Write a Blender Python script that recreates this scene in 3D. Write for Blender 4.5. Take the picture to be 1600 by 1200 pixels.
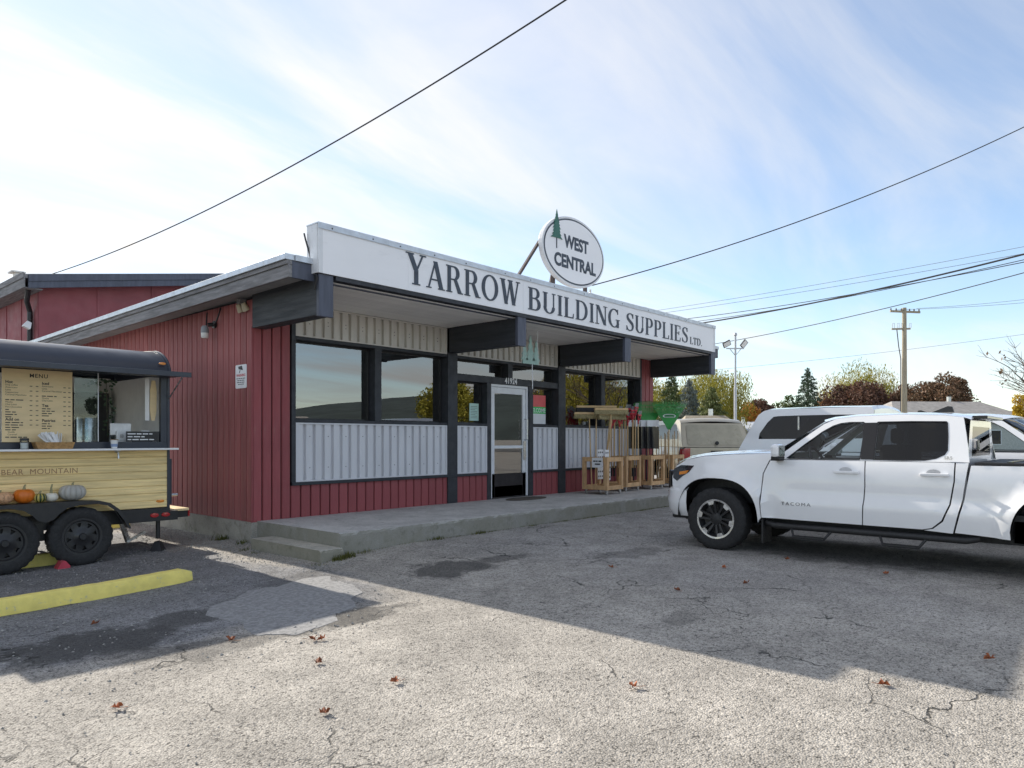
import bpy, bmesh, math, random
import numpy as np
from math import sin, cos, pi, radians, sqrt, atan2
from mathutils import Vector, Matrix, noise as mnoise
from mathutils.geometry import delaunay_2d_cdt
random.seed(7)
scene = bpy.context.scene
for o in list(bpy.data.objects): bpy.data.objects.remove(o)

# ------------------------------------------------------------------ camera
cam_d = bpy.data.cameras.new('camera'); cam = bpy.data.objects.new('camera', cam_d)
scene.collection.objects.link(cam); scene.camera = cam
cam_d.sensor_fit = 'HORIZONTAL'; cam_d.sensor_width = 36.0
cam_d.lens = 36.0 * 1120 / 1600
cam_d.shift_y = 86 / 1600.0
cam_d.clip_start = 0.05; cam_d.clip_end = 6000
cam.location = (-5.007, -9.183, 1.46)
cam.rotation_euler = (radians(90), 0, radians(-48.5256))

# ------------------------------------------------------------------ sky and sun
SUN = Vector((0.015, 1.0, 0.588)).normalized()       # towards the sun
SUN_EL = math.asin(SUN.z); SUN_AZ = atan2(SUN.x, SUN.y)
world = bpy.data.worlds.new('World'); scene.world = world; world.use_nodes = True
wn = world.node_tree.nodes; wl = world.node_tree.links; wn.clear()
def wnode(t, **k):
    n = wn.new(t)
    for a, b in k.items(): setattr(n, a, b)
    return n
w_out = wnode('ShaderNodeOutputWorld'); w_bg = wnode('ShaderNodeBackground')
w_bg.inputs['Strength'].default_value = 0.15
sky = wnode('ShaderNodeTexSky', sky_type='NISHITA', sun_disc=False)
sky.sun_elevation = SUN_EL; sky.sun_rotation = SUN_AZ
sky.air_density = 1.0; sky.dust_density = 0.08; sky.ozone_density = 2.2; sky.altitude = 50
w_tc = wnode('ShaderNodeTexCoord')
w_sep = wnode('ShaderNodeSeparateXYZ'); wl.new(w_tc.outputs['Generated'], w_sep.inputs[0])
def wmath(op, a, b=None, c=None, clamp=False):
    n = wnode('ShaderNodeMath', operation=op, use_clamp=clamp)
    for i, v in enumerate((a, b, c)):
        if v is None: continue
        if isinstance(v, (int, float)): n.inputs[i].default_value = v
        else: wl.new(v, n.inputs[i])
    return n.outputs[0]
# thin cirrus on a plane high above: direction / (height + small constant)
w_zz = wmath('ADD', wmath('MAXIMUM', w_sep.outputs['Z'], 0.0), 0.12)
w_px = wmath('DIVIDE', w_sep.outputs['X'], w_zz); w_py = wmath('DIVIDE', w_sep.outputs['Y'], w_zz)
w_cmb = wnode('ShaderNodeCombineXYZ'); wl.new(w_px, w_cmb.inputs[0]); wl.new(w_py, w_cmb.inputs[1])
w_map = wnode('ShaderNodeMapping'); wl.new(w_cmb.outputs[0], w_map.inputs[0])
w_map.inputs['Rotation'].default_value = (0, 0, radians(28)); w_map.inputs['Scale'].default_value = (0.42, 1.25, 1)
w_n1 = wnode('ShaderNodeTexNoise'); wl.new(w_map.outputs[0], w_n1.inputs['Vector'])
w_n1.inputs['Scale'].default_value = 1.15; w_n1.inputs['Detail'].default_value = 9; w_n1.inputs['Roughness'].default_value = 0.56
w_n1.inputs['Distortion'].default_value = 0.55
w_n2 = wnode('ShaderNodeTexNoise'); wl.new(w_cmb.outputs[0], w_n2.inputs['Vector'])
w_n2.inputs['Scale'].default_value = 0.33; w_n2.inputs['Detail'].default_value = 3
w_m1 = wnode('ShaderNodeMapRange', interpolation_type='SMOOTHSTEP'); wl.new(w_n1.outputs[0], w_m1.inputs[0])
w_m1.inputs[1].default_value = 0.36; w_m1.inputs[2].default_value = 0.70
w_m2 = wnode('ShaderNodeMapRange', interpolation_type='SMOOTHSTEP'); wl.new(w_n2.outputs[0], w_m2.inputs[0])
w_m2.inputs[1].default_value = 0.30; w_m2.inputs[2].default_value = 0.62
w_m2.inputs[3].default_value = 0.55; w_m2.inputs[4].default_value = 1.0
# forward scattering: cirrus is whiter and denser-looking around the sun
w_dot = wnode('ShaderNodeVectorMath', operation='DOT_PRODUCT'); wl.new(w_tc.outputs['Generated'], w_dot.inputs[0])
w_dot.inputs[1].default_value = SUN
w_fw = wnode('ShaderNodeMapRange', interpolation_type='SMOOTHSTEP'); wl.new(w_dot.outputs['Value'], w_fw.inputs[0])
w_fw.inputs[1].default_value = 0.35; w_fw.inputs[2].default_value = 1.0
w_mask = wmath('ADD', wmath('MULTIPLY', wmath('MULTIPLY', w_m1.outputs[0], w_m2.outputs[0]), 0.80), 0.10)
w_mask = wmath('ADD', w_mask, wmath('MULTIPLY', w_fw.outputs[0], 0.30), clamp=True)
w_cb = wmath('ADD', wmath('MULTIPLY', w_fw.outputs[0], 0.22), 2.48)
w_cc = wnode('ShaderNodeCombineColor')
wl.new(wmath('MULTIPLY', w_cb, 1.04), w_cc.inputs[0]); wl.new(wmath('MULTIPLY', w_cb, 1.01), w_cc.inputs[1]); wl.new(wmath('MULTIPLY', w_cb, 0.98), w_cc.inputs[2])
w_mix = wnode('ShaderNodeMix', data_type='RGBA')
w_dim = wnode('ShaderNodeVectorMath', operation='SCALE'); wl.new(sky.outputs[0], w_dim.inputs[0]); w_dim.inputs['Scale'].default_value = 0.54
wl.new(w_mask, w_mix.inputs[0]); wl.new(w_dim.outputs[0], w_mix.inputs[6]); wl.new(w_cc.outputs[0], w_mix.inputs[7])
wl.new(w_mix.outputs[2], w_bg.inputs['Color']); wl.new(w_bg.outputs[0], w_out.inputs[0])

sun_d = bpy.data.lights.new('sun', 'SUN'); sun = bpy.data.objects.new('sun', sun_d); scene.collection.objects.link(sun)
sun_d.energy = 2.75; sun_d.angle = radians(0.53); sun_d.color = (1.0, 0.93, 0.82)
sun.rotation_euler = (-SUN).to_track_quat('-Z', 'Y').to_euler()

vs = scene.view_settings
vs.view_transform = 'Standard'; vs.look = 'None'; vs.gamma = 1.0; vs.exposure = 1.4
try: vs.use_curve_mapping = False
except Exception: pass
scene.render.engine = 'CYCLES'

# ------------------------------------------------------------------ helpers
COL = scene.collection
MATS = {}
def nd(nt, t, **k):
    n = nt.nodes.new(t)
    for a, b in k.items(): setattr(n, a, b)
    return n
def new_mat(name):
    m = bpy.data.materials.new(name); m.use_nodes = True
    nt = m.node_tree; b = nt.nodes['Principled BSDF']
    return m, nt, b
def mth(nt, op, a, b=None, clamp=False):
    n = nd(nt, 'ShaderNodeMath', operation=op, use_clamp=clamp)
    for i, v in enumerate((a, b)):
        if v is None: continue
        if isinstance(v, (int, float)): n.inputs[i].default_value = v
        else: nt.links.new(v, n.inputs[i])
    return n.outputs[0]
def mixc(nt, fac, a, b, mode='MIX'):
    n = nd(nt, 'ShaderNodeMix', data_type='RGBA', blend_type=mode)
    for i, v in ((0, fac), (6, a), (7, b)):
        if isinstance(v, (int, float)): n.inputs[i].default_value = v
        elif isinstance(v, tuple): n.inputs[i].default_value = (*v, 1)
        else: nt.links.new(v, n.inputs[i])
    return n.outputs[2]
def noise_tex(nt, vec, scale, detail=4, rough=0.55, dist=0.0):
    n = nd(nt, 'ShaderNodeTexNoise'); nt.links.new(vec, n.inputs['Vector'])
    n.inputs['Scale'].default_value = scale; n.inputs['Detail'].default_value = detail
    n.inputs['Roughness'].default_value = rough; n.inputs['Distortion'].default_value = dist
    return n.outputs[0]
def rng(nt, v, a, b, c=0.0, d=1.0, smooth=True):
    n = nd(nt, 'ShaderNodeMapRange'); n.interpolation_type = 'SMOOTHSTEP' if smooth else 'LINEAR'
    nt.links.new(v, n.inputs[0])
    for i, x in zip((1, 2, 3, 4), (a, b, c, d)): n.inputs[i].default_value = x
    return n.outputs[0]
def M(name, col, rough=0.6, metal=0.0, var=0.12, vscale=6.0, stretch=(1, 1, 1), bump=0.0, bscale=80.0, spec=0.5,
      wear=None, wear_amt=0.0, wscale=14.0, rnd=0.0, coat=0.0, rvar=0.1):
    """painted / wooden / metal surface: colour with blotchy variation, optional wear, fine relief"""
    if name in MATS: return MATS[name]
    m, nt, b = new_mat(name)
    tc = nd(nt, 'ShaderNodeTexCoord'); mp = nd(nt, 'ShaderNodeMapping'); nt.links.new(tc.outputs['Object'], mp.inputs[0])
    mp.inputs['Scale'].default_value = stretch
    vec = mp.outputs[0]
    n1 = noise_tex(nt, vec, vscale, 6, 0.6)
    f = rng(nt, n1, 0.25, 0.75, 1 - var, 1 + var)
    if rnd > 0:
        oi = nd(nt, 'ShaderNodeObjectInfo')
        f = mth(nt, 'MULTIPLY', f, rng(nt, oi.outputs['Random'], 0, 1, 1 - rnd, 1 + rnd, False))
    cc = nd(nt, 'ShaderNodeCombineColor')
    for i in range(3): nt.links.new(mth(nt, 'MULTIPLY', f, col[i]), cc.inputs[i])
    c = cc.outputs[0]
    if wear is not None:
        nw = noise_tex(nt, vec, wscale, 8, 0.7)
        c = mixc(nt, mth(nt, 'MULTIPLY', rng(nt, nw, 0.58, 0.70), wear_amt), c, wear)
    nt.links.new(c, b.inputs['Base Color'])
    nr = noise_tex(nt, vec, vscale * 2.3, 4)
    nt.links.new(rng(nt, nr, 0.3, 0.7, max(0.02, rough - rvar), min(1, rough + rvar)), b.inputs['Roughness'])
    b.inputs['Metallic'].default_value = metal; b.inputs['Specular IOR Level'].default_value = spec
    if coat: b.inputs['Coat Weight'].default_value = coat; b.inputs['Coat Roughness'].default_value = 0.04
    if bump:
        bp = nd(nt, 'ShaderNodeBump'); bp.inputs['Strength'].default_value = bump; bp.inputs['Distance'].default_value = 0.01
        nt.links.new(noise_tex(nt, vec, bscale, 5, 0.65), bp.inputs['Height']); nt.links.new(bp.outputs[0], b.inputs['Normal'])
    MATS[name] = m
    return m
def M_glass(name, tint, ior=1.5, rough=0.0, body=0.0, bodycol=(0.02, 0.02, 0.02)):
    """thin pane: see-through tinted, reflecting by Fresnel"""
    if name in MATS: return MATS[name]
    m = bpy.data.materials.new(name); m.use_nodes = True; nt = m.node_tree; nt.nodes.clear()
    out = nd(nt, 'ShaderNodeOutputMaterial'); tr = nd(nt, 'ShaderNodeBsdfTransparent'); gl = nd(nt, 'ShaderNodeBsdfGlossy')
    tr.inputs[0].default_value = (*tint, 1); gl.inputs['Roughness'].default_value = rough
    fr = nd(nt, 'ShaderNodeFresnel'); fr.inputs[0].default_value = ior
    mx = nd(nt, 'ShaderNodeMixShader'); nt.links.new(fr.outputs[0], mx.inputs[0])
    src = tr.outputs[0]
    if body:
        df = nd(nt, 'ShaderNodeBsdfDiffuse'); df.inputs[0].default_value = (*bodycol, 1)
        m2 = nd(nt, 'ShaderNodeMixShader'); m2.inputs[0].default_value = body
        nt.links.new(tr.outputs[0], m2.inputs[1]); nt.links.new(df.outputs[0], m2.inputs[2]); src = m2.outputs[0]
    nt.links.new(src, mx.inputs[1]); nt.links.new(gl.outputs[0], mx.inputs[2]); nt.links.new(mx.outputs[0], out.inputs[0])
    MATS[name] = m
    return m

def link(o): COL.objects.link(o); return o
def tag(o, label=None, cat=None, group=None, kind=None):
    if label: o['label'] = label
    if cat: o['category'] = cat
    if group: o['group'] = group
    if kind: o['kind'] = kind
    return o
def empty(name, label, cat, group=None):
    o = bpy.data.objects.new(name, None); o.empty_display_size = 0.2; link(o)
    return tag(o, label, cat, group)
class MB:
    def __init__(s): s.v = []; s.f = []; s.sm = []
    def add(s, vs, fs, smooth=False):
        k = len(s.v); s.v.extend([tuple(p) for p in vs]); s.f.extend([tuple(i + k for i in f) for f in fs]); s.sm.extend([smooth] * len(fs))
        return s
    def box(s, x0, x1, y0, y1, z0, z1, T=None):
        vs = [Vector(p) for p in ((x0, y0, z0), (x1, y0, z0), (x1, y1, z0), (x0, y1, z0), (x0, y0, z1), (x1, y0, z1), (x1, y1, z1), (x0, y1, z1))]
        if T is not None: vs = [T @ p for p in vs]
        return s.add(vs, [(0, 3, 2, 1), (4, 5, 6, 7), (0, 1, 5, 4), (1, 2, 6, 5), (2, 3, 7, 6), (3, 0, 4, 7)])
    def bar(s, p, q, w, h=None, up=(0, 0, 1)):
        """square bar from p to q"""
        p = Vector(p); q = Vector(q); h = h or w; d = q - p; L = d.length; d.normalize(); u = Vector(up)
        if abs(d.dot(u)) > 0.99: u = Vector((0, 1, 0))
        r = d.cross(u).normalized(); u = r.cross(d)
        T = Matrix((r, d, u)).transposed().to_4x4(); T.translation = p
        return s.box(-w / 2, w / 2, 0, L, -h / 2, h / 2, T)
    def tube(s, pts, r, n=8, cap=True, smooth=True):
        pts = [Vector(p) for p in pts]; N = len(pts)
        rs = r if isinstance(r, (list, tuple)) else [r] * N
        prev = None; vs = []; fs = []
        for i, p in enumerate(pts):
            d = (pts[min(i + 1, N - 1)] - pts[max(i - 1, 0)]).normalized()
            if prev is None:
                a = Vector((0, 0, 1)) if abs(d.z) < 0.9 else Vector((1, 0, 0)); a = (a - d * a.dot(d)).normalized()
            else:
                a = prev - d * prev.dot(d); a = a.normalized() if a.length > 1e-6 else prev
            prev = a; b = d.cross(a)
            for k in range(n):
                t = 2 * pi * k / n; vs.append(p + (a * cos(t) + b * sin(t)) * rs[i])
        for i in range(N - 1):
            for k in range(n):
                k2 = (k + 1) % n; fs.append((i * n + k, i * n + k2, (i + 1) * n + k2, (i + 1) * n + k))
        s.add(vs, fs, smooth)
        if cap:
            K = len(s.v) - len(vs)
            s.f.append(tuple(K + k for k in reversed(range(n)))); s.sm.append(False)
            s.f.append(tuple(K + (N - 1) * n + k for k in range(n))); s.sm.append(False)
        return s
    def lathe(s, prof, n=24, T=None, smooth=True, close=False):
        vs = []; fs = []; m = len(prof)
        for k in range(n):
            t = 2 * pi * k / n
            for (r, h) in prof:
                p = Vector((r * cos(t), r * sin(t), h)); vs.append(T @ p if T is not None else p)
        for k in range(n):
            k2 = (k + 1) % n
            for j in range(m - 1): fs.append((k * m + j, k2 * m + j, k2 * m + j + 1, k * m + j + 1))
            if close: fs.append((k * m + m - 1, k2 * m + m - 1, k2 * m, k * m))
        return s.add(vs, fs, smooth)
    def prism(s, poly, fn, d0, d1, smooth=False):
        """2D polygon (ccw) extruded between depths d0 and d1; fn(a, b, d) -> 3D"""
        n = len(poly); vs = [fn(a, b, d0) for a, b in poly] + [fn(a, b, d1) for a, b in poly]
        fs = [tuple(range(n)), tuple(reversed(range(n, 2 * n)))] + [(i, i + n, (i + 1) % n + n, (i + 1) % n) for i in range(n)]
        return s.add(vs, fs, smooth)
    def grid(s, rows, smooth=True, closed=False):
        m = len(rows[0]); vs = [p for r in rows for p in r]; fs = []
        for i in range(len(rows) - 1):
            for j in range(m - 1): fs.append((i * m + j, i * m + j + 1, (i + 1) * m + j + 1, (i + 1) * m + j))
        return s.add(vs, fs, smooth)
    def mesh(s, name):
        me = bpy.data.meshes.new(name); me.from_pydata([tuple(p) for p in s.v], [], s.f); me.update()
        if any(s.sm):
            me.polygons.foreach_set('use_smooth', s.sm)
            try: me.set_sharp_from_angle(angle=radians(38))
            except Exception: pass
        return me
    def build(s, name, mat, parent=None, bevel=0.0, recalc=True, **kw):
        me = s.mesh(name)
        if recalc:
            bm = bmesh.new(); bm.from_mesh(me); bmesh.ops.recalc_face_normals(bm, faces=bm.faces); bm.to_mesh(me); bm.free()
        if mat is not None: me.materials.append(mat)
        o = bpy.data.objects.new(name, me); link(o)
        if parent is not None: o.parent = parent
        if bevel:
            b = o.modifiers.new('bevel', 'BEVEL'); b.width = bevel; b.segments = 2; b.limit_method = 'ANGLE'; b.angle_limit = radians(40)
        tag(o, **kw)
        return o
def obj_from(me, name, loc=(0, 0, 0), parent=None, rot=None, **kw):
    o = bpy.data.objects.new(name, me); link(o); o.location = loc
    if rot: o.rotation_euler = rot
    if parent is not None: o.parent = parent
    return tag(o, **kw)
def settle(root):
    """put a thing's origin at the middle of its base"""
    bpy.context.view_layer.update()
    lo = Vector((1e9,) * 3); hi = Vector((-1e9,) * 3)
    def walk(o):
        if o.type == 'MESH':
            for c in o.bound_box:
                p = o.matrix_world @ Vector(c)
                for i in range(3): lo[i] = min(lo[i], p[i]); hi[i] = max(hi[i], p[i])
        for c in o.children: walk(c)
    walk(root)
    if hi.x < lo.x: return root
    d = Vector(((lo.x + hi.x) / 2, (lo.y + hi.y) / 2, lo.z))
    if root.type == 'MESH' and root.data.users == 1: root.data.transform(Matrix.Translation(-d))
    for c in root.children: c.location -= d
    root.location = root.location + d
    return root
def copy_tree(o, parent=None):
    c = o.copy(); COL.objects.link(c); c.parent = parent
    for ch in list(o.children): copy_tree(ch, c)
    return c
def inside(p, poly):
    x, y = p; r = False; n = len(poly)
    for i in range(n):
        x1, y1 = poly[i]; x2, y2 = poly[(i + 1) % n]
        if (y1 > y) != (y2 > y) and x < (x2 - x1) * (y - y1) / (y2 - y1) + x1: r = not r
    return r
def resample(poly, step):
    out = []
    for i in range(len(poly)):
        a = Vector(poly[i]); b = Vector(poly[(i + 1) % len(poly)]); k = max(1, int((b - a).length / step + 0.5))
        for j in range(k): q = a.lerp(b, j / k); out.append((q.x, q.y))
    return out
def smooth_poly(poly, it=2, keep=()):
    for _ in range(it):
        out = []
        for i in range(len(poly)):
            a = poly[i]; b = poly[(i + 1) % len(poly)]
            out.append((a[0] * .75 + b[0] * .25, a[1] * .75 + b[1] * .25)); out.append((a[0] * .25 + b[0] * .75, a[1] * .25 + b[1] * .75))
        poly = out
    return poly
def cdt(outer, holes=(), step=0.08, fill=True):
    """triangulated flat region with holes and interior points -> pts, tris, loops"""
    loops = [resample(outer, step)] + [resample(h, step) for h in holes]
    pts = []; edges = []
    for L in loops:
        k = len(pts); pts += L; edges += [(k + i, k + (i + 1) % len(L)) for i in range(len(L))]
    if fill:
        xs = [p[0] for p in outer]; ys = [p[1] for p in outer]
        nx = int((max(xs) - min(xs)) / step); ny = int((max(ys) - min(ys)) / step)
        for i in range(1, nx + 1):
            for j in range(1, ny + 1):
                p = (min(xs) + i * step + (step / 2 if j % 2 else 0), min(ys) + j * step)
                if inside(p, outer) and not any(inside(p, h) for h in holes):
                    if min(min((p[0] - q[0]) ** 2 + (p[1] - q[1]) ** 2 for q in L) for L in loops) > (step * .5) ** 2: pts.append(p)
    V, E, Fc, ov, oe, of = delaunay_2d_cdt([Vector(p) for p in pts], edges, [], 0, 1e-5)
    P = [(v.x, v.y) for v in V]; tris = []
    for f in Fc:
        c = (sum(P[i][0] for i in f) / len(f), sum(P[i][1] for i in f) / len(f))
        if inside(c, outer) and not any(inside(c, h) for h in holes): tris.append(tuple(f))
    return P, tris, loops
def skin_panel(mb, outer, fn, holes=(), step=0.08, thick=0.02):
    """curved sheet following fn(a, b, depth) with a turned-in edge of given thickness"""
    P, T, loops = cdt(outer, holes, step)
    mb.add([fn(a, b, 0) for a, b in P], T, True)
    if thick:
        for L in loops:
            n = len(L); vs = [fn(a, b, 0) for a, b in L] + [fn(a, b, thick) for a, b in L]
            mb.add(vs, [(i, (i + 1) % n, (i + 1) % n + n, i + n) for i in range(n)], False)
    return mb
def text_mesh(txt, size, bold=0.0, align='LEFT', spacing=1.0, depth=0.003):
    cu = bpy.data.curves.new('lettering', 'FONT'); cu.body = txt; cu.size = size; cu.offset = bold; cu.align_x = align
    cu.extrude = depth / 2; cu.space_character = spacing; cu.resolution_u = 4
    ob = bpy.data.objects.new('lettering', cu); COL.objects.link(ob); bpy.context.view_layer.update()
    me = bpy.data.meshes.new_from_object(ob.evaluated_get(bpy.context.evaluated_depsgraph_get()))
    bpy.data.objects.remove(ob); bpy.data.curves.remove(cu)
    return me
def text(txt, size, T, mat, name, parent, bold=0.0, align='LEFT', spacing=1.0, depth=0.003, sx=1.0):
    me = text_mesh(txt, size, bold, align, spacing, depth)
    me.transform(T @ Matrix.Diagonal((sx, 1, 1, 1))); me.materials.clear(); me.materials.append(mat)
    o = bpy.data.objects.new(name, me); link(o); o.parent = parent
    return o
FRONT = Matrix(((1, 0, 0, 0), (0, 0, -1, 0), (0, 1, 0, 0), (0, 0, 0, 1)))     # text facing -Y, reading along +X
def front_at(x, y, z): return Matrix.Translation((x, y, z)) @ FRONT
SIDE = Matrix(((0, 0, -1, 0), (-1, 0, 0, 0), (0, 1, 0, 0), (0, 0, 0, 1)))      # text facing -X, reading along -Y
def side_at(x, y, z): return Matrix.Translation((x, y, z)) @ SIDE
def print_marks(T, width, h, mat, name, parent, seed):
    """a line of print too small to read in the photograph: word-length dashes, no letters"""
    r = random.Random(seed); b = MB(); x = 0.0
    while x < width - h:
        w = min(r.uniform(1.6, 4.2) * h, width - x); b.box(x, x + w, 0, h * .55, -.0004, .0004, T); x += w + h * .6
    return b.build(name, mat, parent)
def sstep(a, b, x):
    t = max(0, min(1, (x - a) / (b - a))); return t * t * (3 - 2 * t)
def ground_z(x, y):
    return 0.10 * sstep(-1.0, 1.4, x) * (1 - .6 * sstep(-2.4, -4.4, y)) - 0.035 * sstep(-0.8, -2.6, x)
# ------------------------------------------------------------------ materials
m_red = M('red_stain', (0.275, 0.064, 0.070), 0.62, var=0.16, vscale=3.0, stretch=(3, 3, .5), bump=0.25, bscale=60, wear=(0.27, 0.12, 0.10), wear_amt=0.5, wscale=9, rnd=0.08)
m_redside = M('red_stain_weathered', (0.33, 0.098, 0.094), 0.7, var=0.22, vscale=2.2, stretch=(3, 3, .4), bump=0.3, bscale=50, wear=(0.28, 0.15, 0.11), wear_amt=0.6, wscale=5, rnd=0.12)
m_redback = M('red_panel_paint', (0.30, 0.085, 0.095), 0.7, var=0.12, vscale=2, bump=0.15, bscale=40, rnd=0.04)
m_black = M('charcoal_paint', (0.026, 0.029, 0.036), 0.55, var=0.25, vscale=5, stretch=(1, 1, 1), bump=0.2, bscale=50, wear=(0.10, 0.10, 0.11), wear_amt=0.35, wscale=18)
m_beam = M('charcoal_beam_paint', (0.030, 0.034, 0.040), 0.6, var=0.35, vscale=3, stretch=(1, .25, 3), bump=0.45, bscale=30, wear=(0.09, 0.09, 0.095), wear_amt=0.4, wscale=10)
m_cap = M('slate_blue_paint', (0.075, 0.085, 0.120), 0.5, var=0.2, vscale=4, stretch=(4, 4, .5), bump=0.2, bscale=50)
m_grey = M('weathered_grey_wood', (0.21, 0.205, 0.21), 0.75, var=0.35, vscale=4, stretch=(6, .6, 6), bump=0.4, bscale=25, wear=(0.36, 0.35, 0.34), wear_amt=0.6, wscale=6)
m_corr = M('grey_corrugated_steel', (0.64, 0.64, 0.665), 0.45, metal=0.0, var=0.06, vscale=2.5, stretch=(1, 1, .4), spec=0.5)
m_corr2 = M('bounce_tinted_corrugated_steel', (0.60, 0.57, 0.52), 0.5, metal=0.0, var=0.10, vscale=3, stretch=(2, 1, .5))  # same grey paint, with warm bounce light under the canopy put into the colour
m_sign = M('white_sign_face', (0.87, 0.87, 0.89), 0.42, var=0.035, vscale=1.2, stretch=(.4, 1, 1.2), wear=(0.62, 0.62, 0.64), wear_amt=0.25, wscale=5)
m_flash = M('galvanised_flashing', (0.55, 0.58, 0.62), 0.38, metal=0.55, var=0.12, vscale=6, wear=(0.35, 0.33, 0.30), wear_amt=0.4, wscale=16)
m_ink = M('slate_lettering', (0.045, 0.060, 0.085), 0.5, var=0.25, vscale=9)
m_soffit = M('pale_soffit_board', (0.84, 0.81, 0.76), 0.6, var=0.10, vscale=4, stretch=(.3, 2, 1), rnd=0.05)
m_wall = M('dark_backing', (0.03, 0.025, 0.025), 0.9)
m_alu = M('white_aluminium', (0.72, 0.73, 0.75), 0.35, var=0.04)
m_white = M('white_paint', (0.78, 0.78, 0.78), 0.5, var=0.04)
m_steel = M('bare_steel', (0.55, 0.55, 0.55), 0.3, metal=1.0, var=0.1)
m_rubber = M('black_rubber', (0.022, 0.022, 0.023), 0.8, var=0.2, vscale=20, bump=0.2, bscale=200, wear=(0.06, 0.058, 0.055), wear_amt=0.5, wscale=12)
m_blackmetal = M('black_metal', (0.018, 0.018, 0.020), 0.42, var=0.2, vscale=10)
m_roofing = M('grey_membrane_roof', (0.30, 0.30, 0.31), 0.8, var=0.12)
m_glass = M_glass('window_glass', (0.62, 0.66, 0.66), ior=3.2)
m_glass_clear = M_glass('clear_glass', (0.80, 0.86, 0.86), ior=1.5)
m_glass_dark = M_glass('tinted_glass', (0.10, 0.11, 0.12), ior=1.55)
m_concrete = None

def concrete_mat(name, col, green=0.0, face=False):
    m, nt, b = new_mat(name)
    tc = nd(nt, 'ShaderNodeTexCoord'); vec = tc.outputs['Object']
    n1 = noise_tex(nt, vec, 2.2, 8, 0.65); n2 = noise_tex(nt, vec, 90, 4, 0.7); n3 = noise_tex(nt, vec, 11, 6, 0.7)
    f = mth(nt, 'MULTIPLY', rng(nt, n1, 0.25, 0.75, 0.78, 1.18), rng(nt, n2, 0.25, 0.75, 0.78, 1.2))
    cc = nd(nt, 'ShaderNodeCombineColor')
    for i in range(3): nt.links.new(mth(nt, 'MULTIPLY', f, col[i]), cc.inputs[i])
    c = mixc(nt, mth(nt, 'MULTIPLY', rng(nt, n3, 0.52, 0.72), 0.55), cc.outputs[0], (0.10, 0.10, 0.085))
    if green: c = mixc(nt, mth(nt, 'MULTIPLY', rng(nt, noise_tex(nt, vec, 6, 7, .7), 0.5, 0.68), green), c, (0.09, 0.10, 0.04))
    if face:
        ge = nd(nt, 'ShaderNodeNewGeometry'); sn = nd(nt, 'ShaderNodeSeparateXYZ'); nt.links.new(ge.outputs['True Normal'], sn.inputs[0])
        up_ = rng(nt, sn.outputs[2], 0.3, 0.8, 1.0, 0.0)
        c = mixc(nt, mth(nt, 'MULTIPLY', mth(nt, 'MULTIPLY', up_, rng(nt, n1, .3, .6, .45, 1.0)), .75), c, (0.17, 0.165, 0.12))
    nt.links.new(c, b.inputs['Base Color']); b.inputs['Roughness'].default_value = 0.9
    bp = nd(nt, 'ShaderNodeBump'); bp.inputs['Strength'].default_value = 0.5; bp.inputs['Distance'].default_value = 0.006
    nt.links.new(n2, bp.inputs['Height']); nt.links.new(bp.outputs[0], b.inputs['Normal'])
    return m
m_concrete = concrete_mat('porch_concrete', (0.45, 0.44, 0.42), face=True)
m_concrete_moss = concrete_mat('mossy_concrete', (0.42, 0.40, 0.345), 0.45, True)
m_found = concrete_mat('foundation_concrete', (0.36, 0.34, 0.30), 0.25)

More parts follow.
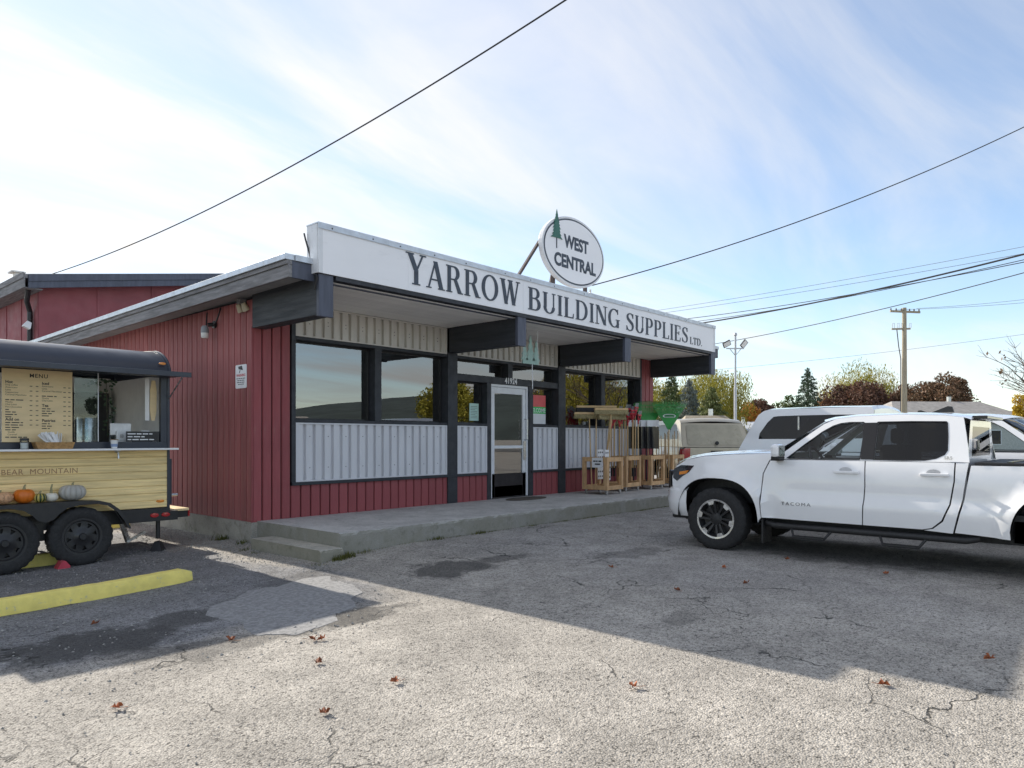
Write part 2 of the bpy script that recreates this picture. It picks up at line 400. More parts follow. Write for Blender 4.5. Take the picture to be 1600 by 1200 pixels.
def asphalt_mat():
    m, nt, b = new_mat('worn_asphalt')
    tc = nd(nt, 'ShaderNodeTexCoord'); vec = tc.outputs['Object']
    sp = nd(nt, 'ShaderNodeSeparateXYZ'); nt.links.new(vec, sp.inputs[0]); X, Y = sp.outputs[0], sp.outputs[1]
    def vor(scale, feature='F1', v=vec, rnd=1.0):
        n = nd(nt, 'ShaderNodeTexVoronoi', feature=feature); nt.links.new(v, n.inputs['Vector']); n.inputs['Scale'].default_value = scale
        n.inputs['Randomness'].default_value = rnd
        return n
    v1 = vor(88); v2 = vor(190)
    sep1 = nd(nt, 'ShaderNodeSeparateColor'); nt.links.new(v1.outputs['Color'], sep1.inputs[0])
    sep2 = nd(nt, 'ShaderNodeSeparateColor'); nt.links.new(v2.outputs['Color'], sep2.inputs[0])
    big = noise_tex(nt, vec, 0.55, 6, 0.6, 0.4); mid = noise_tex(nt, vec, 3.2, 6, 0.65); fine = noise_tex(nt, vec, 28, 5, 0.7)
    stone = mth(nt, 'ADD', mth(nt, 'MULTIPLY', sep1.outputs[0], 0.6), mth(nt, 'MULTIPLY', sep2.outputs[1], 0.4))
    val = rng(nt, stone, 0.1, 0.9, 0.70, 1.28, False)
    val = mth(nt, 'MULTIPLY', val, rng(nt, mid, 0.28, 0.72, 0.84, 1.16))
    val = mth(nt, 'MULTIPLY', val, rng(nt, big, 0.3, 0.7, 0.86, 1.14))
    # dark pits between the stones
    pit = rng(nt, v1.outputs['Distance'], 0.35, 0.75, 0.0, 1.0)
    val = mth(nt, 'MULTIPLY', val, mth(nt, 'SUBTRACT', 1.0, mth(nt, 'MULTIPLY', mth(nt, 'MULTIPLY', pit, rng(nt, fine, 0.42, 0.62)), 0.80)))
    # zones: the gravelly ground by the trailer is bluer and darker
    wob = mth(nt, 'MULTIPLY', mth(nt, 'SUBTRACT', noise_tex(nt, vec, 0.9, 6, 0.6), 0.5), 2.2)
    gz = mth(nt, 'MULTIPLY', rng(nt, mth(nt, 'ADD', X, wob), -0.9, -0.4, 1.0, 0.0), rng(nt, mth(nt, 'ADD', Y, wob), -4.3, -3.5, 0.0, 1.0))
    strip = mth(nt, 'MULTIPLY', rng(nt, mth(nt, 'ADD', X, mth(nt, 'MULTIPLY', wob, .2)), -0.75, -0.5), rng(nt, Y, -2.2, -1.6))   # paler along the wall
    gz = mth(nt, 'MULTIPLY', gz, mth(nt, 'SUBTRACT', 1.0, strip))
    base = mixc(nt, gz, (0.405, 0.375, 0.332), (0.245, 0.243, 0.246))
    # greyer zone in front of the porch and beyond
    lane = mth(nt, 'MULTIPLY', rng(nt, mth(nt, 'ADD', X, wob), 0.2, 2.6), rng(nt, mth(nt, 'ADD', Y, wob), -9.5, -6.5))
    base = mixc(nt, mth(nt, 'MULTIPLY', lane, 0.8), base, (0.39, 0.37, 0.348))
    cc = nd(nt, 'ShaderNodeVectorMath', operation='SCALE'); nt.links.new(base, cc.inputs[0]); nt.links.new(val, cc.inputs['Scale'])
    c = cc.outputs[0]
    # oil and damp stains, then a darker patch under the near pickup
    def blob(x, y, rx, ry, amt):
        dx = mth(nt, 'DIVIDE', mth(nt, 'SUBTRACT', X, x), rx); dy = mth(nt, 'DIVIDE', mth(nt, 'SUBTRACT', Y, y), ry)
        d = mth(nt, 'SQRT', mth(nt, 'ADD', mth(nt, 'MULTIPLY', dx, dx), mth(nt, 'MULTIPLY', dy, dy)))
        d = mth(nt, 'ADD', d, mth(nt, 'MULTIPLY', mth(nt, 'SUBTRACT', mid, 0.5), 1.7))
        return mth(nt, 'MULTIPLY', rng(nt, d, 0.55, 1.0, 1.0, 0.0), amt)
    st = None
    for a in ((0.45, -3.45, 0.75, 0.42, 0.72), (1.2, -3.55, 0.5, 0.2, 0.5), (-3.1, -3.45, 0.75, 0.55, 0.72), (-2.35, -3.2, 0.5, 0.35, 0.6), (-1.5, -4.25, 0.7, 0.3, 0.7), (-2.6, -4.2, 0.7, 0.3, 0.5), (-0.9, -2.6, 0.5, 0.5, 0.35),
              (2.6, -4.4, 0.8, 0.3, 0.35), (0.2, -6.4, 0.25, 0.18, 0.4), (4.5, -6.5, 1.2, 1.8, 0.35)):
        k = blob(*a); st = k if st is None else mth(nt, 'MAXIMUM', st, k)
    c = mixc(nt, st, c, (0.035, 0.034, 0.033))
    # pale scuffs
    c = mixc(nt, mth(nt, 'MULTIPLY', rng(nt, noise_tex(nt, vec, 1.3, 7, 0.7), 0.60, 0.74), 0.4), c, (0.42, 0.40, 0.36))
    # cracks
    dv = nd(nt, 'ShaderNodeVectorMath', operation='ADD'); nt.links.new(vec, dv.inputs[0])
    nz = nd(nt, 'ShaderNodeTexNoise'); nt.links.new(vec, nz.inputs['Vector']); nz.inputs['Scale'].default_value = 2.4; nz.inputs['Detail'].default_value = 6
    sc = nd(nt, 'ShaderNodeVectorMath', operation='SCALE'); nt.links.new(nz.outputs['Color'], sc.inputs[0]); sc.inputs['Scale'].default_value = 0.55
    nt.links.new(sc.outputs[0], dv.inputs[1])
    e1 = vor(0.75, 'DISTANCE_TO_EDGE', dv.outputs[0]); e2 = vor(3.1, 'DISTANCE_TO_EDGE', dv.outputs[0])
    cr = mth(nt, 'MULTIPLY', rng(nt, e1.outputs['Distance'], 0.002, 0.007, 1.0, 0.0), rng(nt, noise_tex(nt, vec, 0.8, 3), 0.52, 0.62))
    cr2 = mth(nt, 'MULTIPLY', rng(nt, e2.outputs['Distance'], 0.006, 0.02, 1.0, 0.0), rng(nt, noise_tex(nt, vec, 0.6, 3), 0.56, 0.66))
    crk = mth(nt, 'MAXIMUM', cr, mth(nt, 'MULTIPLY', cr2, 0.8))
    c = mixc(nt, mth(nt, 'MULTIPLY', crk, 0.85), c, (0.03, 0.03, 0.028))
    nt.links.new(c, b.inputs['Base Color']); b.inputs['Roughness'].default_value = 0.88; b.inputs['Specular IOR Level'].default_value = 0.3
    h = mth(nt, 'ADD', mth(nt, 'MULTIPLY', mth(nt, 'SUBTRACT', 1.0, v1.outputs['Distance']), 0.6), mth(nt, 'MULTIPLY', fine, 0.9))
    h = mth(nt, 'ADD', h, mth(nt, 'MULTIPLY', sep1.outputs[1], 0.5)); h = mth(nt, 'SUBTRACT', h, mth(nt, 'MULTIPLY', crk, 1.6))
    bp = nd(nt, 'ShaderNodeBump'); bp.inputs['Strength'].default_value = 0.85; bp.inputs['Distance'].default_value = 0.011
    nt.links.new(h, bp.inputs['Height']); nt.links.new(bp.outputs[0], b.inputs['Normal'])
    return m
m_asphalt = asphalt_mat()

# ------------------------------------------------------------------ ground
def axis(lo, hi, step, far):
    a = list(np.arange(lo, hi + 1e-6, step)); s = step; p = lo
    left = []
    while p > -far: s *= 1.45; p -= s; left.append(p)
    s = step; p = hi; right = []
    while p < far: s *= 1.45; p += s; right.append(p)
    return left[::-1] + a + right
gx = axis(-9, 14, 0.16, 1500); gy = axis(-13, 9, 0.16, 1500)
gv = []
for y in gy:
    for x in gx:
        z = ground_z(x, y)
        if abs(x) < 20 and abs(y) < 20:
            z += 0.012 * (mnoise.noise(Vector((x * .9, y * .9, 3.0)))) + 0.004 * mnoise.noise(Vector((x * 4, y * 4, 9.0)))
        gv.append((x, y, z))
nx = len(gx); gf = [(j * nx + i, j * nx + i + 1, (j + 1) * nx + i + 1, (j + 1) * nx + i) for j in range(len(gy) - 1) for i in range(nx - 1)]
b = MB(); b.add(gv, gf, True); b.build('ground', m_asphalt, kind='structure', recalc=False)

# smooth repair patch of finer asphalt
patch = [(-2.05, -3.0), (-2.2, -3.25), (-2.1, -3.6), (-2.22, -4.1), (-2.0, -4.35), (-1.6, -4.28), (-1.45, -4.05), (-1.2, -4.0), (-1.05, -3.7), (-0.86, -3.62), (-0.70, -3.3), (-0.74, -2.95), (-0.62, -2.75), (-0.85, -2.6), (-1.2, -2.72), (-1.5, -2.68), (-1.75, -2.9)]
pr = []
for i, (x, y) in enumerate(resample(patch, 0.05)):
    k = 0.07 * mnoise.noise(Vector((x * 5, y * 5, 1))) + .035 * mnoise.noise(Vector((x * 17, y * 17, 4))); pr.append((x + k, y + k * .7))
m_patch = M('asphalt_patch', (0.285, 0.282, 0.28), 0.9, var=0.30, vscale=26, bump=1.0, bscale=120, wear=(0.13, 0.13, 0.13), wear_amt=0.8, wscale=70)
b = MB(); skin_panel(b, pr, lambda a, c, d: (a, c, ground_z(a, c) + 0.012 * mnoise.noise(Vector((a * .9, c * .9, 3.0))) + 0.0035 - d), step=0.12, thick=0.010)
b.build('asphalt_patch', m_patch, kind='structure')

# loose stones lying on the lot (uncountable)
stones = MB(); rnd = random.Random(3)
def stone(x, y, s, z=None):
    vs = []
    for d in ((1, 0, 0), (-1, 0, 0), (0, 1, 0), (0, -1, 0), (0, 0, .8), (0, 0, -.5)):
        k = s * rnd.uniform(.6, 1.2); vs.append((x + d[0] * k, y + d[1] * k, (ground_z(x, y) if z is None else z) + d[2] * k + s * .15))
    stones.add(vs, [(0, 2, 4), (2, 1, 4), (1, 3, 4), (3, 0, 4), (2, 0, 5), (1, 2, 5), (3, 1, 5), (0, 3, 5)])
for i in range(5200):
    x = rnd.uniform(-6, -0.05); y = rnd.uniform(-4.6, 3.2)
    if y < -2.0 and rnd.random() < .55: continue
    stone(x, y, rnd.choice((.006, .008, .010, .014)))
for i in range(2600): x = -0.06 - abs(rnd.gauss(0, .32)); stone(x, rnd.uniform(-2.4, 4), rnd.choice((.006, .008, .012)))
for i in range(2200): stone(rnd.uniform(-6, 7), rnd.uniform(-10, -3.4), rnd.choice((.004, .005, .007, .009)))
m_stone = M('loose_gravel', (0.30, 0.29, 0.27), 0.9, var=0.45, vscale=30)
stones.build('gravel', m_stone, kind='stuff', recalc=False)

# ------------------------------------------------------------------ porch slab and step
b = MB()
def slab(mb, x0, x1, y0, y1, z0, z1, nx, ny, jit, seed):
    """concrete block with chipped, uneven arris"""
    r = random.Random(seed); rows = []
    xs = [x0 + (x1 - x0) * i / nx for i in range(nx + 1)]
    top = [[(x, y0 + (y1 - y0) * j / ny, z1) for x in xs] for j in range(ny + 1)]
    # front edge chips
    fr = [(x, y0 + r.uniform(0, jit), z1 - r.uniform(0, jit)) for x in xs]
    fr2 = [(x, y0 - r.uniform(0, jit * .4), z1 - .03 - r.uniform(0, jit)) for x in xs]
    fr3 = [(x, y0 - r.uniform(0, jit * .6), z0) for x in xs]
    mb.grid([fr3, fr2, fr, [(x, y0 + .03, z1) for x in xs], [(x, y1, z1) for x in xs]], smooth=False)
    for X, s in ((x0, 0), (x1, -1)):
        a = [fr3[s], fr2[s], fr[s], (X, y0 + .03, z1), (X, y1, z1), (X, y1, z0)]
        mb.add(a, [tuple(range(6))] if s == 0 else [tuple(reversed(range(6)))])
slab(b, 0.06, 11.2, -1.96, 0.02, -0.1, 0.33, 150, 1, .014, 1)
b.build('pavement', m_concrete, kind='structure')
b = MB(); slab(b, -0.26, 0.055, -2.03, -0.45, -0.1, 0.165, 8, 1, .012, 2)
tag(b.build('concrete_step', m_concrete_moss), 'low mossy concrete step at the left end of the porch', 'step')

# ------------------------------------------------------------------ store building
store = empty('store_building', 'single-storey red board-clad store with flat overhanging roof and charcoal beams', 'building')
b = MB()     # structural core behind the cladding (hollow shop behind the windows)
D = 8.2
b.box(0.02, 10.65, 0.02, 0.10, 0.2, 0.80); b.box(0.02, .56, 0.02, .1, .8, 3.4); b.box(10.12, 10.65, .02, .1, .8, 3.4)
b.box(0.02, 0.12, 0.10, D, 0.2, 3.4); b.box(10.55, 10.65, 0.10, D, 0.2, 3.4)
b.build('wall_core', m_wall, store)
m_in = M('shop_interior_wall', (0.22, 0.21, 0.20), 0.8, var=0.2)
b = MB(); b.box(0.12, 10.55, 5.0, 5.1, 0.2, 3.4); b.build('interior_wall', m_in, store)
b = MB(); b.box(0.12, 10.55, 0.1, 5.0, 0.2, 0.30); b.build('shop_floor', M('shop_floor', (0.16, 0.15, 0.14), 0.5), store)
b = MB(); b.box(-0.03, 10.7, -0.03, D, -0.1, 0.315); b.build('foundation', m_found, store)

def board_mesh(name, w, h, t, axis):
    c = 0.009
    b = MB()
    if axis == 'x':   # faces -y
        prof = [(0, 0), (c, -t), (w - c, -t), (w, 0)]
        vs = [(a, d, 0) for a, d in prof] + [(a, d, h) for a, d in prof]
    else:             # faces -x
        prof = [(0, 0), (c, -t), (w - c, -t), (w, 0)]
        vs = [(d, a, 0) for a, d in prof] + [(d, a, h) for a, d in prof]
    b.add(vs, [(0, 1, 5, 4), (1, 2, 6, 5), (2, 3, 7, 6), (0, 3, 2, 1), (4, 5, 6, 7), (3, 0, 4, 7)])
    me = b.mesh(name); return me
PB = 0.166
def siding_front(x0, x1, z0, z1):
    n = max(1, round((x1 - x0) / PB)); w = (x1 - x0) / n
    me = board_mesh('siding_board', w - .012, z1 - z0, .02, 'x'); me.materials.append(m_red)
    for i in range(n): obj_from(me, 'siding_board', (x0 + i * w, .0 + random.uniform(-.0015, .0015), z0), store)
siding_front(0.0, 0.585, 0.317, 3.40)
siding_front(0.585, 4.70, 0.317, 0.79)
siding_front(5.93, 10.10, 0.317, 0.79)
siding_front(10.10, 10.67, 0.317, 3.40)
me = board_mesh('siding_board', 0.166 - .012, 3.06, .02, 'y'); me.materials.append(m_redside)
for i in range(int(D / .166)): obj_from(me, 'siding_board', (0.02 + random.uniform(-.0015, .0015), i * .166, 0.317), store)
b = MB(); b.box(-.022, .0, -.022, .0, .315, 3.0); b.build('corner_trim', m_red, store)

# posts, rails and trim of the shopfront (charcoal)
def trim(x0, x1, z0, z1, y0=-.035, y1=.20, name='window_post'):
    b = MB(); b.box(x0, x1, y0, y1, z0, z1); return b.build(name, m_black, store, bevel=.004)
for x0, x1 in ((3.64, 3.87), (6.79, 7.03)): trim(x0, x1, .335, 2.975, -.05)
trim(.588, .655, .80, 3.38); trim(10.03, 10.098, .80, 3.38)
for x0, x1 in ((2.07, 2.2), (8.38, 8.53)): trim(x0, x1, 1.745, 2.895, -.03)
trim(4.655, 4.765, .335, 2.50, -.03, .2, 'door_jamb'); trim(5.865, 5.99, .335, 2.50, -.03, .2, 'door_jamb')
trim(5.24, 5.37, 2.625, 2.895, -.03)
for x0, x1, in ((.657, 3.638), (3.872, 6.788), (7.032, 10.028)): trim(x0, x1, 2.895, 2.945, -.03, .2, 'window_head')
for x0, x1, in ((.657, 3.638), (3.872, 4.653), (5.992, 6.788), (7.032, 10.028)): trim(x0, x1, 1.70, 1.745, -.03, .2, 'window_rail')
trim(3.872, 6.788, 2.502, 2.622, -.032, .2, 'door_header')
for x0, x1 in ((.588, 4.70), (5.93, 10.098)): trim(x0, x1, .792, .838, -.055, .02, 'sill_trim')

def corrugated(x0, x1, z0, z1, mat, y=-.012, frame=True):
    pitch = .158; prof = []; x = x0 + (.03 if frame else 0); xe = x1 - (.03 if frame else 0)
    d = .046
    while x < xe:
        for a, q in ((0, 0), (.092, 0), (.098, d), (.146, d), (.152, 0)):
            if x + a <= xe: prof.append((x + a, y + q))
        x += pitch
    prof.append((xe, y))
    za = z0 + (.022 if frame else 0); zb = z1 - (.022 if frame else 0)
    b = MB(); b.grid([[(a, q, za) for a, q in prof], [(a, q, zb) for a, q in prof]], smooth=False)
    o = b.build('metal_panel', mat, store)
    if frame:
        f = MB(); f.box(x0, x1, y - .018, y + .03, z1 - .022, z1); f.box(x0, x1, y - .018, y + .03, z0, z0 + .022)
        f.box(x0, x0 + .03, y - .018, y + .03, z0 + .022, z1 - .022); f.box(x1 - .03, x1, y - .018, y + .03, z0 + .022, z1 - .022)
        f.build('panel_frame', mat, o)
        s = MB()
        for zz in (z0 + .2, z1 - .2):
            xx = x0 + .24
            while xx < x1 - .05: s.lathe([(0, -.004), (.007, -.004), (.007, 0)], 6, Matrix.Translation((xx, y, zz)) @ Matrix.Rotation(pi / 2, 4, 'X') @ Matrix.Rotation(pi, 4, 'X')); xx += .316
        s.build('screw_row', m_blackmetal, o)
    return o
for x0, x1 in ((.657, 3.638), (3.872, 4.653), (5.992, 6.788), (7.032, 10.028)): corrugated(x0, x1, .84, 1.698, m_corr)
for x0, x1 in ((.657, 3.638), (3.872, 6.788), (7.032, 10.028)): corrugated(x0, x1, 2.947, 3.40, m_corr2, y=-.01)

def window(x0, x1, z0, z1, grille=True):
    b = MB(); b.box(x0, x1, .150, .158, z0, z1); w = b.build('window', m_glass, store)
    f = MB(); t = .022
    f.box(x0, x1, .12, .148, z0, z0 + t); f.box(x0, x1, .12, .148, z1 - t, z1); f.box(x0, x0 + t, .12, .148, z0 + t, z1 - t); f.box(x1 - t, x1, .12, .148, z0 + t, z1 - t)
    f.build('frame', m_blackmetal, w)
    if grille:
        g = MB(); x = x0 + .08
        while x < x1: g.box(x - .003, x + .003, .20, .206, z0, z1); x += .105
        for q in (.28, .64): zz = z0 + (z1 - z0) * q; g.box(x0, x1, .206, .212, zz - .003, zz + .003)
        g.build('security_grille', m_white, w)
    return w
for a in ((.657, 2.068), (2.202, 3.638)): window(*a, 1.747, 2.893)
for a in ((7.032, 8.378), (8.532, 10.028)): window(*a, 1.747, 2.893)
window(3.872, 4.653, 1.747, 2.50); window(5.992, 6.788, 1.747, 2.50)
window(3.872, 5.238, 2.625, 2.893, False); window(5.372, 6.788, 2.625, 2.893, False)

# glazed aluminium door
b = MB(); f0, f1, g0, g1 = 4.768, 5.862, .345, 2.498
b.box(f0, f0 + .05, .0, .12, g0, g1); b.box(f1 - .05, f1, .0, .12, g0, g1); b.box(f0 + .05, f1 - .05, .0, .12, g1 - .05, g1)
b.box(f0 + .054, f0 + .14, .02, .07, g0 + .01, g1 - .054); b.box(f1 - .14, f1 - .054, .02, .07, g0 + .01, g1 - .054)
b.box(f0 + .14, f1 - .14, .02, .07, g0 + .01, g0 + .22); b.box(f0 + .14, f1 - .14, .02, .07, g1 - .17, g1 - .054); b.box(f0 + .14, f1 - .14, .02, .07, 1.28, 1.335)
door = b.build('door', m_alu, store, bevel=.004)
b = MB(); b.box(f0 + .14, f1 - .14, .042, .050, g0 + .22, 1.28); b.box(f0 + .14, f1 - .14, .042, .050, 1.335, g1 - .17); b.build('glass', m_glass, door)
b = MB(); b.tube([(5.775, .02, 1.45), (5.775, -.06, 1.45), (5.775, -.06, 1.85), (5.775, .02, 1.85)], .012, 8); b.box(5.735, 5.805, .005, .02, 1.05, 1.42); b.build('handle', m_steel, door)
tx = text('41924', .155, front_at(5.14, -.036, 2.522), m_white, 'house_number', store, bold=.004, spacing=1.12, sx=.82)

# soffit planks under the canopy
xs = [(.175, 3.655), (3.855, 6.81), (7.01, 10.47)]
nS = 18; y0, y1 = -1.60, -.005; w = (y1 - y0) / nS
for x0, x1 in xs:
    b = MB(); c = .006; L = x1 - x0; prof = [(0, .004), (c, 0), (w - c - .004, 0), (w - .004, .004)]
    b.add([(0, p, q) for p, q in prof] + [(L, p, q) for p, q in prof], [(0, 1, 5, 4), (1, 2, 6, 5), (2, 3, 7, 6)])
    me = b.mesh('soffit_plank'); me.materials.append(m_soffit)
    for i in range(nS): obj_from(me, 'soffit_plank', (x0, y0 + i * w, 3.405 + random.uniform(0, .002)), store)
# beams carrying the canopy and their end plates
for x0, x1 in ((-.03, .17), (3.655, 3.855), (6.81, 7.01), (10.47, 10.67)):
    b = MB(); b.box(x0, x1, -1.60, -.056, 2.975, 3.47); bm_ = b.build('beam', m_beam, store, bevel=.006)
    b = MB(); b.box(x0 - .004, x1 + .004, -1.655, -1.602, 2.96, 3.475); b.build('end_plate', m_cap, bm_, bevel=.004)
# roof
def zr(y): return 3.655 - (y + 1.55) * 0.0145
b = MB(); ya, yb = -1.50, D + .5
poly = [(ya, zr(ya) - .205), (yb, zr(yb) - .205), (yb, zr(yb) - .06), (ya, zr(ya) - .06)]
b.prism(poly, lambda a, c, d: (d, a, c), -.33, 10.99); roof = b.build('roof', m_roofing, store)
def rake(x0, x1, dz0, dz1, mat, name, ya_=-1.55):
    b = MB(); b.prism([(ya_, zr(ya_) + dz0), (yb, zr(yb) + dz0), (yb, zr(yb) + dz1), (ya_, zr(ya_) + dz1)], lambda a, c, d: (d, a, c), x0, x1)
    return b.build(name, mat, roof, bevel=.003)
rake(-.385, -.335, -.265, -.115, m_grey, 'rake_board'); rake(-.405, -.335, -.112, -.062, m_grey, 'rake_board'); rake(-.43, -.30, -.058, .012, m_flash, 'flashing')
rake(10.995, 11.045, -.265, -.062, m_grey, 'rake_board'); rake(10.96, 11.09, -.058, .012, m_flash, 'flashing')
b = MB(); b.box(-.333, 10.99, -1.545, -1.503, zr(-1.5) - .262, zr(-1.5) - .064); b.build('front_fascia', m_cap, roof)
b = MB(); b.box(-.298, 10.96, -1.57, -1.44, zr(-1.5) - .06, zr(-1.5) + .01); b.build('flashing', m_flash, roof)
b = MB(); b.box(-.33, 10.9, yb - .01, yb + .04, zr(yb) - .26, zr(yb) - .06); b.build('rear_fascia', m_grey, roof)
b = MB(); b.box(.2, 10.45, -1.672, -1.60, 3.425, 3.478); b.build('canopy_edge', m_black, store)

# things inside the shop that show dimly through the glass
for i, (x, y, w_, h, c) in enumerate(((1.3, .55, 1.1, 1.65, (.75, .72, .66)), (2.75, .5, 1.0, 1.8, (.75, .14, .10)), (3.35, 1.2, .5, 2.1, (.80, .34, .10)), (4.25, .8, .7, 1.55, (.16, .22, .36)), (6.5, .8, .6, 1.7, (.6, .6, .6)), (7.7, .5, 1.2, 1.62, (.2, .2, .2)), (9.3, .6, 1.2, 1.75, (.5, .36, .16)))):
    b = MB()
    for k in range(4): b.box(x - w_ / 2, x + w_ / 2, y, y + .45, .3 + k * h / 3.4, .33 + k * h / 3.4)
    for sx in (-1, 1): b.box(x + sx * w_ / 2 - .02, x + sx * w_ / 2 + .02, y - .005, y + .455, .3, .35 + h)
    sh = b.build('shelf_unit', m_white, None); tag(sh, ['white shelf unit behind the left shop window', 'shelf unit with red goods behind the second window pane', 'tall shelf unit with orange goods behind the second window pane', 'shelf unit with blue goods behind the left door sidelight', 'shelf unit with grey goods behind the right door sidelight', 'shelf unit with black goods behind the brooms', 'shelf unit with brown goods behind the far right window'][i], 'shelf', 'shelves inside the shop')
    for k in range(3):
        g = MB(); xx = x - w_ / 2 + .04
        while xx < x + w_ / 2 - .12:
            q = random.uniform(.1, .2); g.box(xx, xx + q - .015, y + .03, y + .38, .335 + k * h / 3.4, .335 + k * h / 3.4 + random.uniform(.14, .3)); xx += q
        g.build('shelf_goods', M('goods_%d' % i, c, .6, var=.5, vscale=7), sh)
    settle(sh)
# ------------------------------------------------------------------ serif capitals drawn as strokes
def ribbon(pts, ws):
    n = len(pts); L = []; R_ = []
    for i in range(n):
        a = Vector(pts[max(i - 1, 0)]); c = Vector(pts[min(i + 1, n - 1)]); d = (c - a).normalized(); q = Vector((-d.y, d.x)); p = Vector(pts[i])
        L.append(tuple(p + q * ws[i] / 2)); R_.append(tuple(p - q * ws[i] / 2))
    return [[L[i], R_[i], R_[i + 1], L[i + 1]] for i in range(n - 1)]
def arc(cx, cy, rx, ry, a0, a1, wmax, wmin, n=18):
    pts = []; ws = []
    for i in range(n + 1):
        t = radians(a0 + (a1 - a0) * i / n); pts.append((cx + rx * cos(t), cy + ry * sin(t))); ws.append(wmin + (wmax - wmin) * abs(cos(t)) ** 1.5)
    return ribbon(pts, ws)
T_, t_, sh, se = .150, .052, .040, .062
def rect(x0, x1, y0, y1): return [[(x0, y0), (x1, y0), (x1, y1), (x0, y1)]]
def stem(x, w=T_, top=True, bot=True):
    r = rect(x, x + w, 0, 1)
    if bot: r += rect(x - se, x + w + se, 0, sh)
    if top: r += rect(x - se, x + w + se, 1 - sh, 1)
    return r
def diag(x0, y0, x1, y1, w): return [[(x0 - w / 2, y0), (x0 + w / 2, y0), (x1 + w / 2, y1), (x1 - w / 2, y1)]]
def serif(x, y, w=.13): return rect(x - w, x + w, y, y + sh)
def glyph(c):
    if c == 'I': return stem(.08), .31
    if c == 'L': return stem(.08) + rect(.2, .58, 0, t_) + [[(.52, 0), (.58, 0), (.60, .24), (.57, .24)]], .62
    if c == 'E': return stem(.08) + rect(.2, .56, 0, t_) + rect(.2, .55, 1 - t_, 1) + rect(.2, .44, .49, .49 + t_) + [[(.52, 0), (.57, 0), (.60, .24), (.57, .24)], [(.52, 1), (.55, .79), (.58, .79), (.57, 1)]] + rect(.42, .455, .40, .63), .63
    if c == 'T': return [p for p in stem(.26, top=False)] + rect(.03, .64, 1 - t_, 1) + [[(.03, 1), (.01, .77), (.04, .77), (.09, 1)], [(.58, 1), (.63, .77), (.66, .77), (.64, 1)]], .67
    if c == 'P': return stem(.08) + rect(.2, .36, 1 - t_, 1) + rect(.2, .36, .45, .45 + t_) + arc(.36, .725, .20, .25, 90, -90, T_, t_), .66
    if c == 'R': return stem(.08) + rect(.2, .36, 1 - t_, 1) + rect(.2, .38, .47, .47 + t_) + arc(.36, .735, .19, .24, 90, -90, T_, t_) + [[(.36, .50), (.50, .50), (.74, .0), (.56, .0)]] + rect(.56, .79, 0, sh), .76
    if c == 'B': return stem(.08) + rect(.2, .36, 1 - t_, 1) + rect(.2, .38, .51, .51 + t_) + rect(.2, .38, 0, t_) + arc(.36, .765, .17, .21, 90, -90, T_ * .9, t_) + arc(.37, .28, .21, .255, 90, -90, T_, t_), .68
    if c == 'D': return stem(.08) + rect(.2, .36, 1 - t_, 1) + rect(.2, .36, 0, t_) + arc(.34, .5, .36, .475, 90, -90, T_, t_), .82
    if c == 'O': return arc(.43, .5, .34, .485, 0, 360, T_ * 1.05, t_, 36), .86
    if c == 'G': return arc(.43, .5, .34, .485, 52, 330, T_ * 1.05, t_, 30) + rect(.62, .76, .0, .42) + rect(.54, .84, .40, .40 + sh) + [[(.62, .93), (.67, .72), (.70, .72), (.70, 1.0), (.67, 1.0)]], .86
    if c == 'U': return rect(.08, .08 + T_, .3, 1) + rect(.02, .29, 1 - sh, 1) + arc(.385, .32, .245, .30, 180, 360, T_, t_) + rect(.605, .66, .3, 1) + rect(.54, .74, 1 - sh, 1), .77
    if c == 'N': return rect(.09, .145, 0, 1) + serif(.12, 0) + rect(.03, .16, 1 - sh, 1) + diag(.16, 1, .66, 0, .17) + rect(.655, .71, 0, 1) + serif(.68, 1 - sh), .80
    if c == 'Y': return diag(.15, 1, .38, .46, .17) + diag(.64, 1, .40, .46, .06) + rect(.31, .31 + T_, 0, .48) + serif(.385, 0, .15) + serif(.15, 1 - sh, .15) + serif(.64, 1 - sh, .12), .70
    if c == 'A': return diag(.09, 0, .38, 1, .06) + diag(.65, 0, .38, 1, .17) + rect(.20, .54, .30, .30 + t_) + serif(.10, 0, .11) + serif(.65, 0, .15), .76
    if c == 'W': return diag(.14, 1, .34, 0, .165) + diag(.55, 1, .36, 0, .06) + diag(.55, 1, .75, 0, .165) + diag(.98, 1, .77, 0, .06) + serif(.14, 1 - sh, .14) + serif(.55, 1 - sh, .13) + serif(.98, 1 - sh, .11), 1.08
    if c == 'S':
        pts = [(.53, .74), (.50, .88), (.40, .965), (.27, .96), (.15, .87), (.135, .74), (.22, .62), (.34, .53), (.47, .43), (.535, .29), (.50, .13), (.38, .04), (.24, .04), (.13, .12), (.08, .28)]
        ws = [.03, .05, .055, .06, .10, .13, .155, .165, .155, .13, .10, .06, .055, .05, .03]
        P = []; W = []
        for i in range(len(pts) - 1):
            p0, p1, p2, p3 = (Vector(pts[max(i - 1, 0)]), Vector(pts[i]), Vector(pts[i + 1]), Vector(pts[min(i + 2, len(pts) - 1)]))
            for k in range(3):
                u = k / 3; q = .5 * ((2 * p1) + (p2 - p0) * u + (2 * p0 - 5 * p1 + 4 * p2 - p3) * u * u + (3 * p1 - p0 - 3 * p2 + p3) * u ** 3); P.append(tuple(q)); W.append(ws[i] + (ws[i + 1] - ws[i]) * u)
        return ribbon(P, W) + [[(.50, .97), (.53, .72), (.56, .72), (.56, .97)], [(.06, .03), (.09, .03), (.09, .29), (.06, .29)]], .62
    if c == '.': return rect(.03, .15, 0, .12), .18
    return [], .3
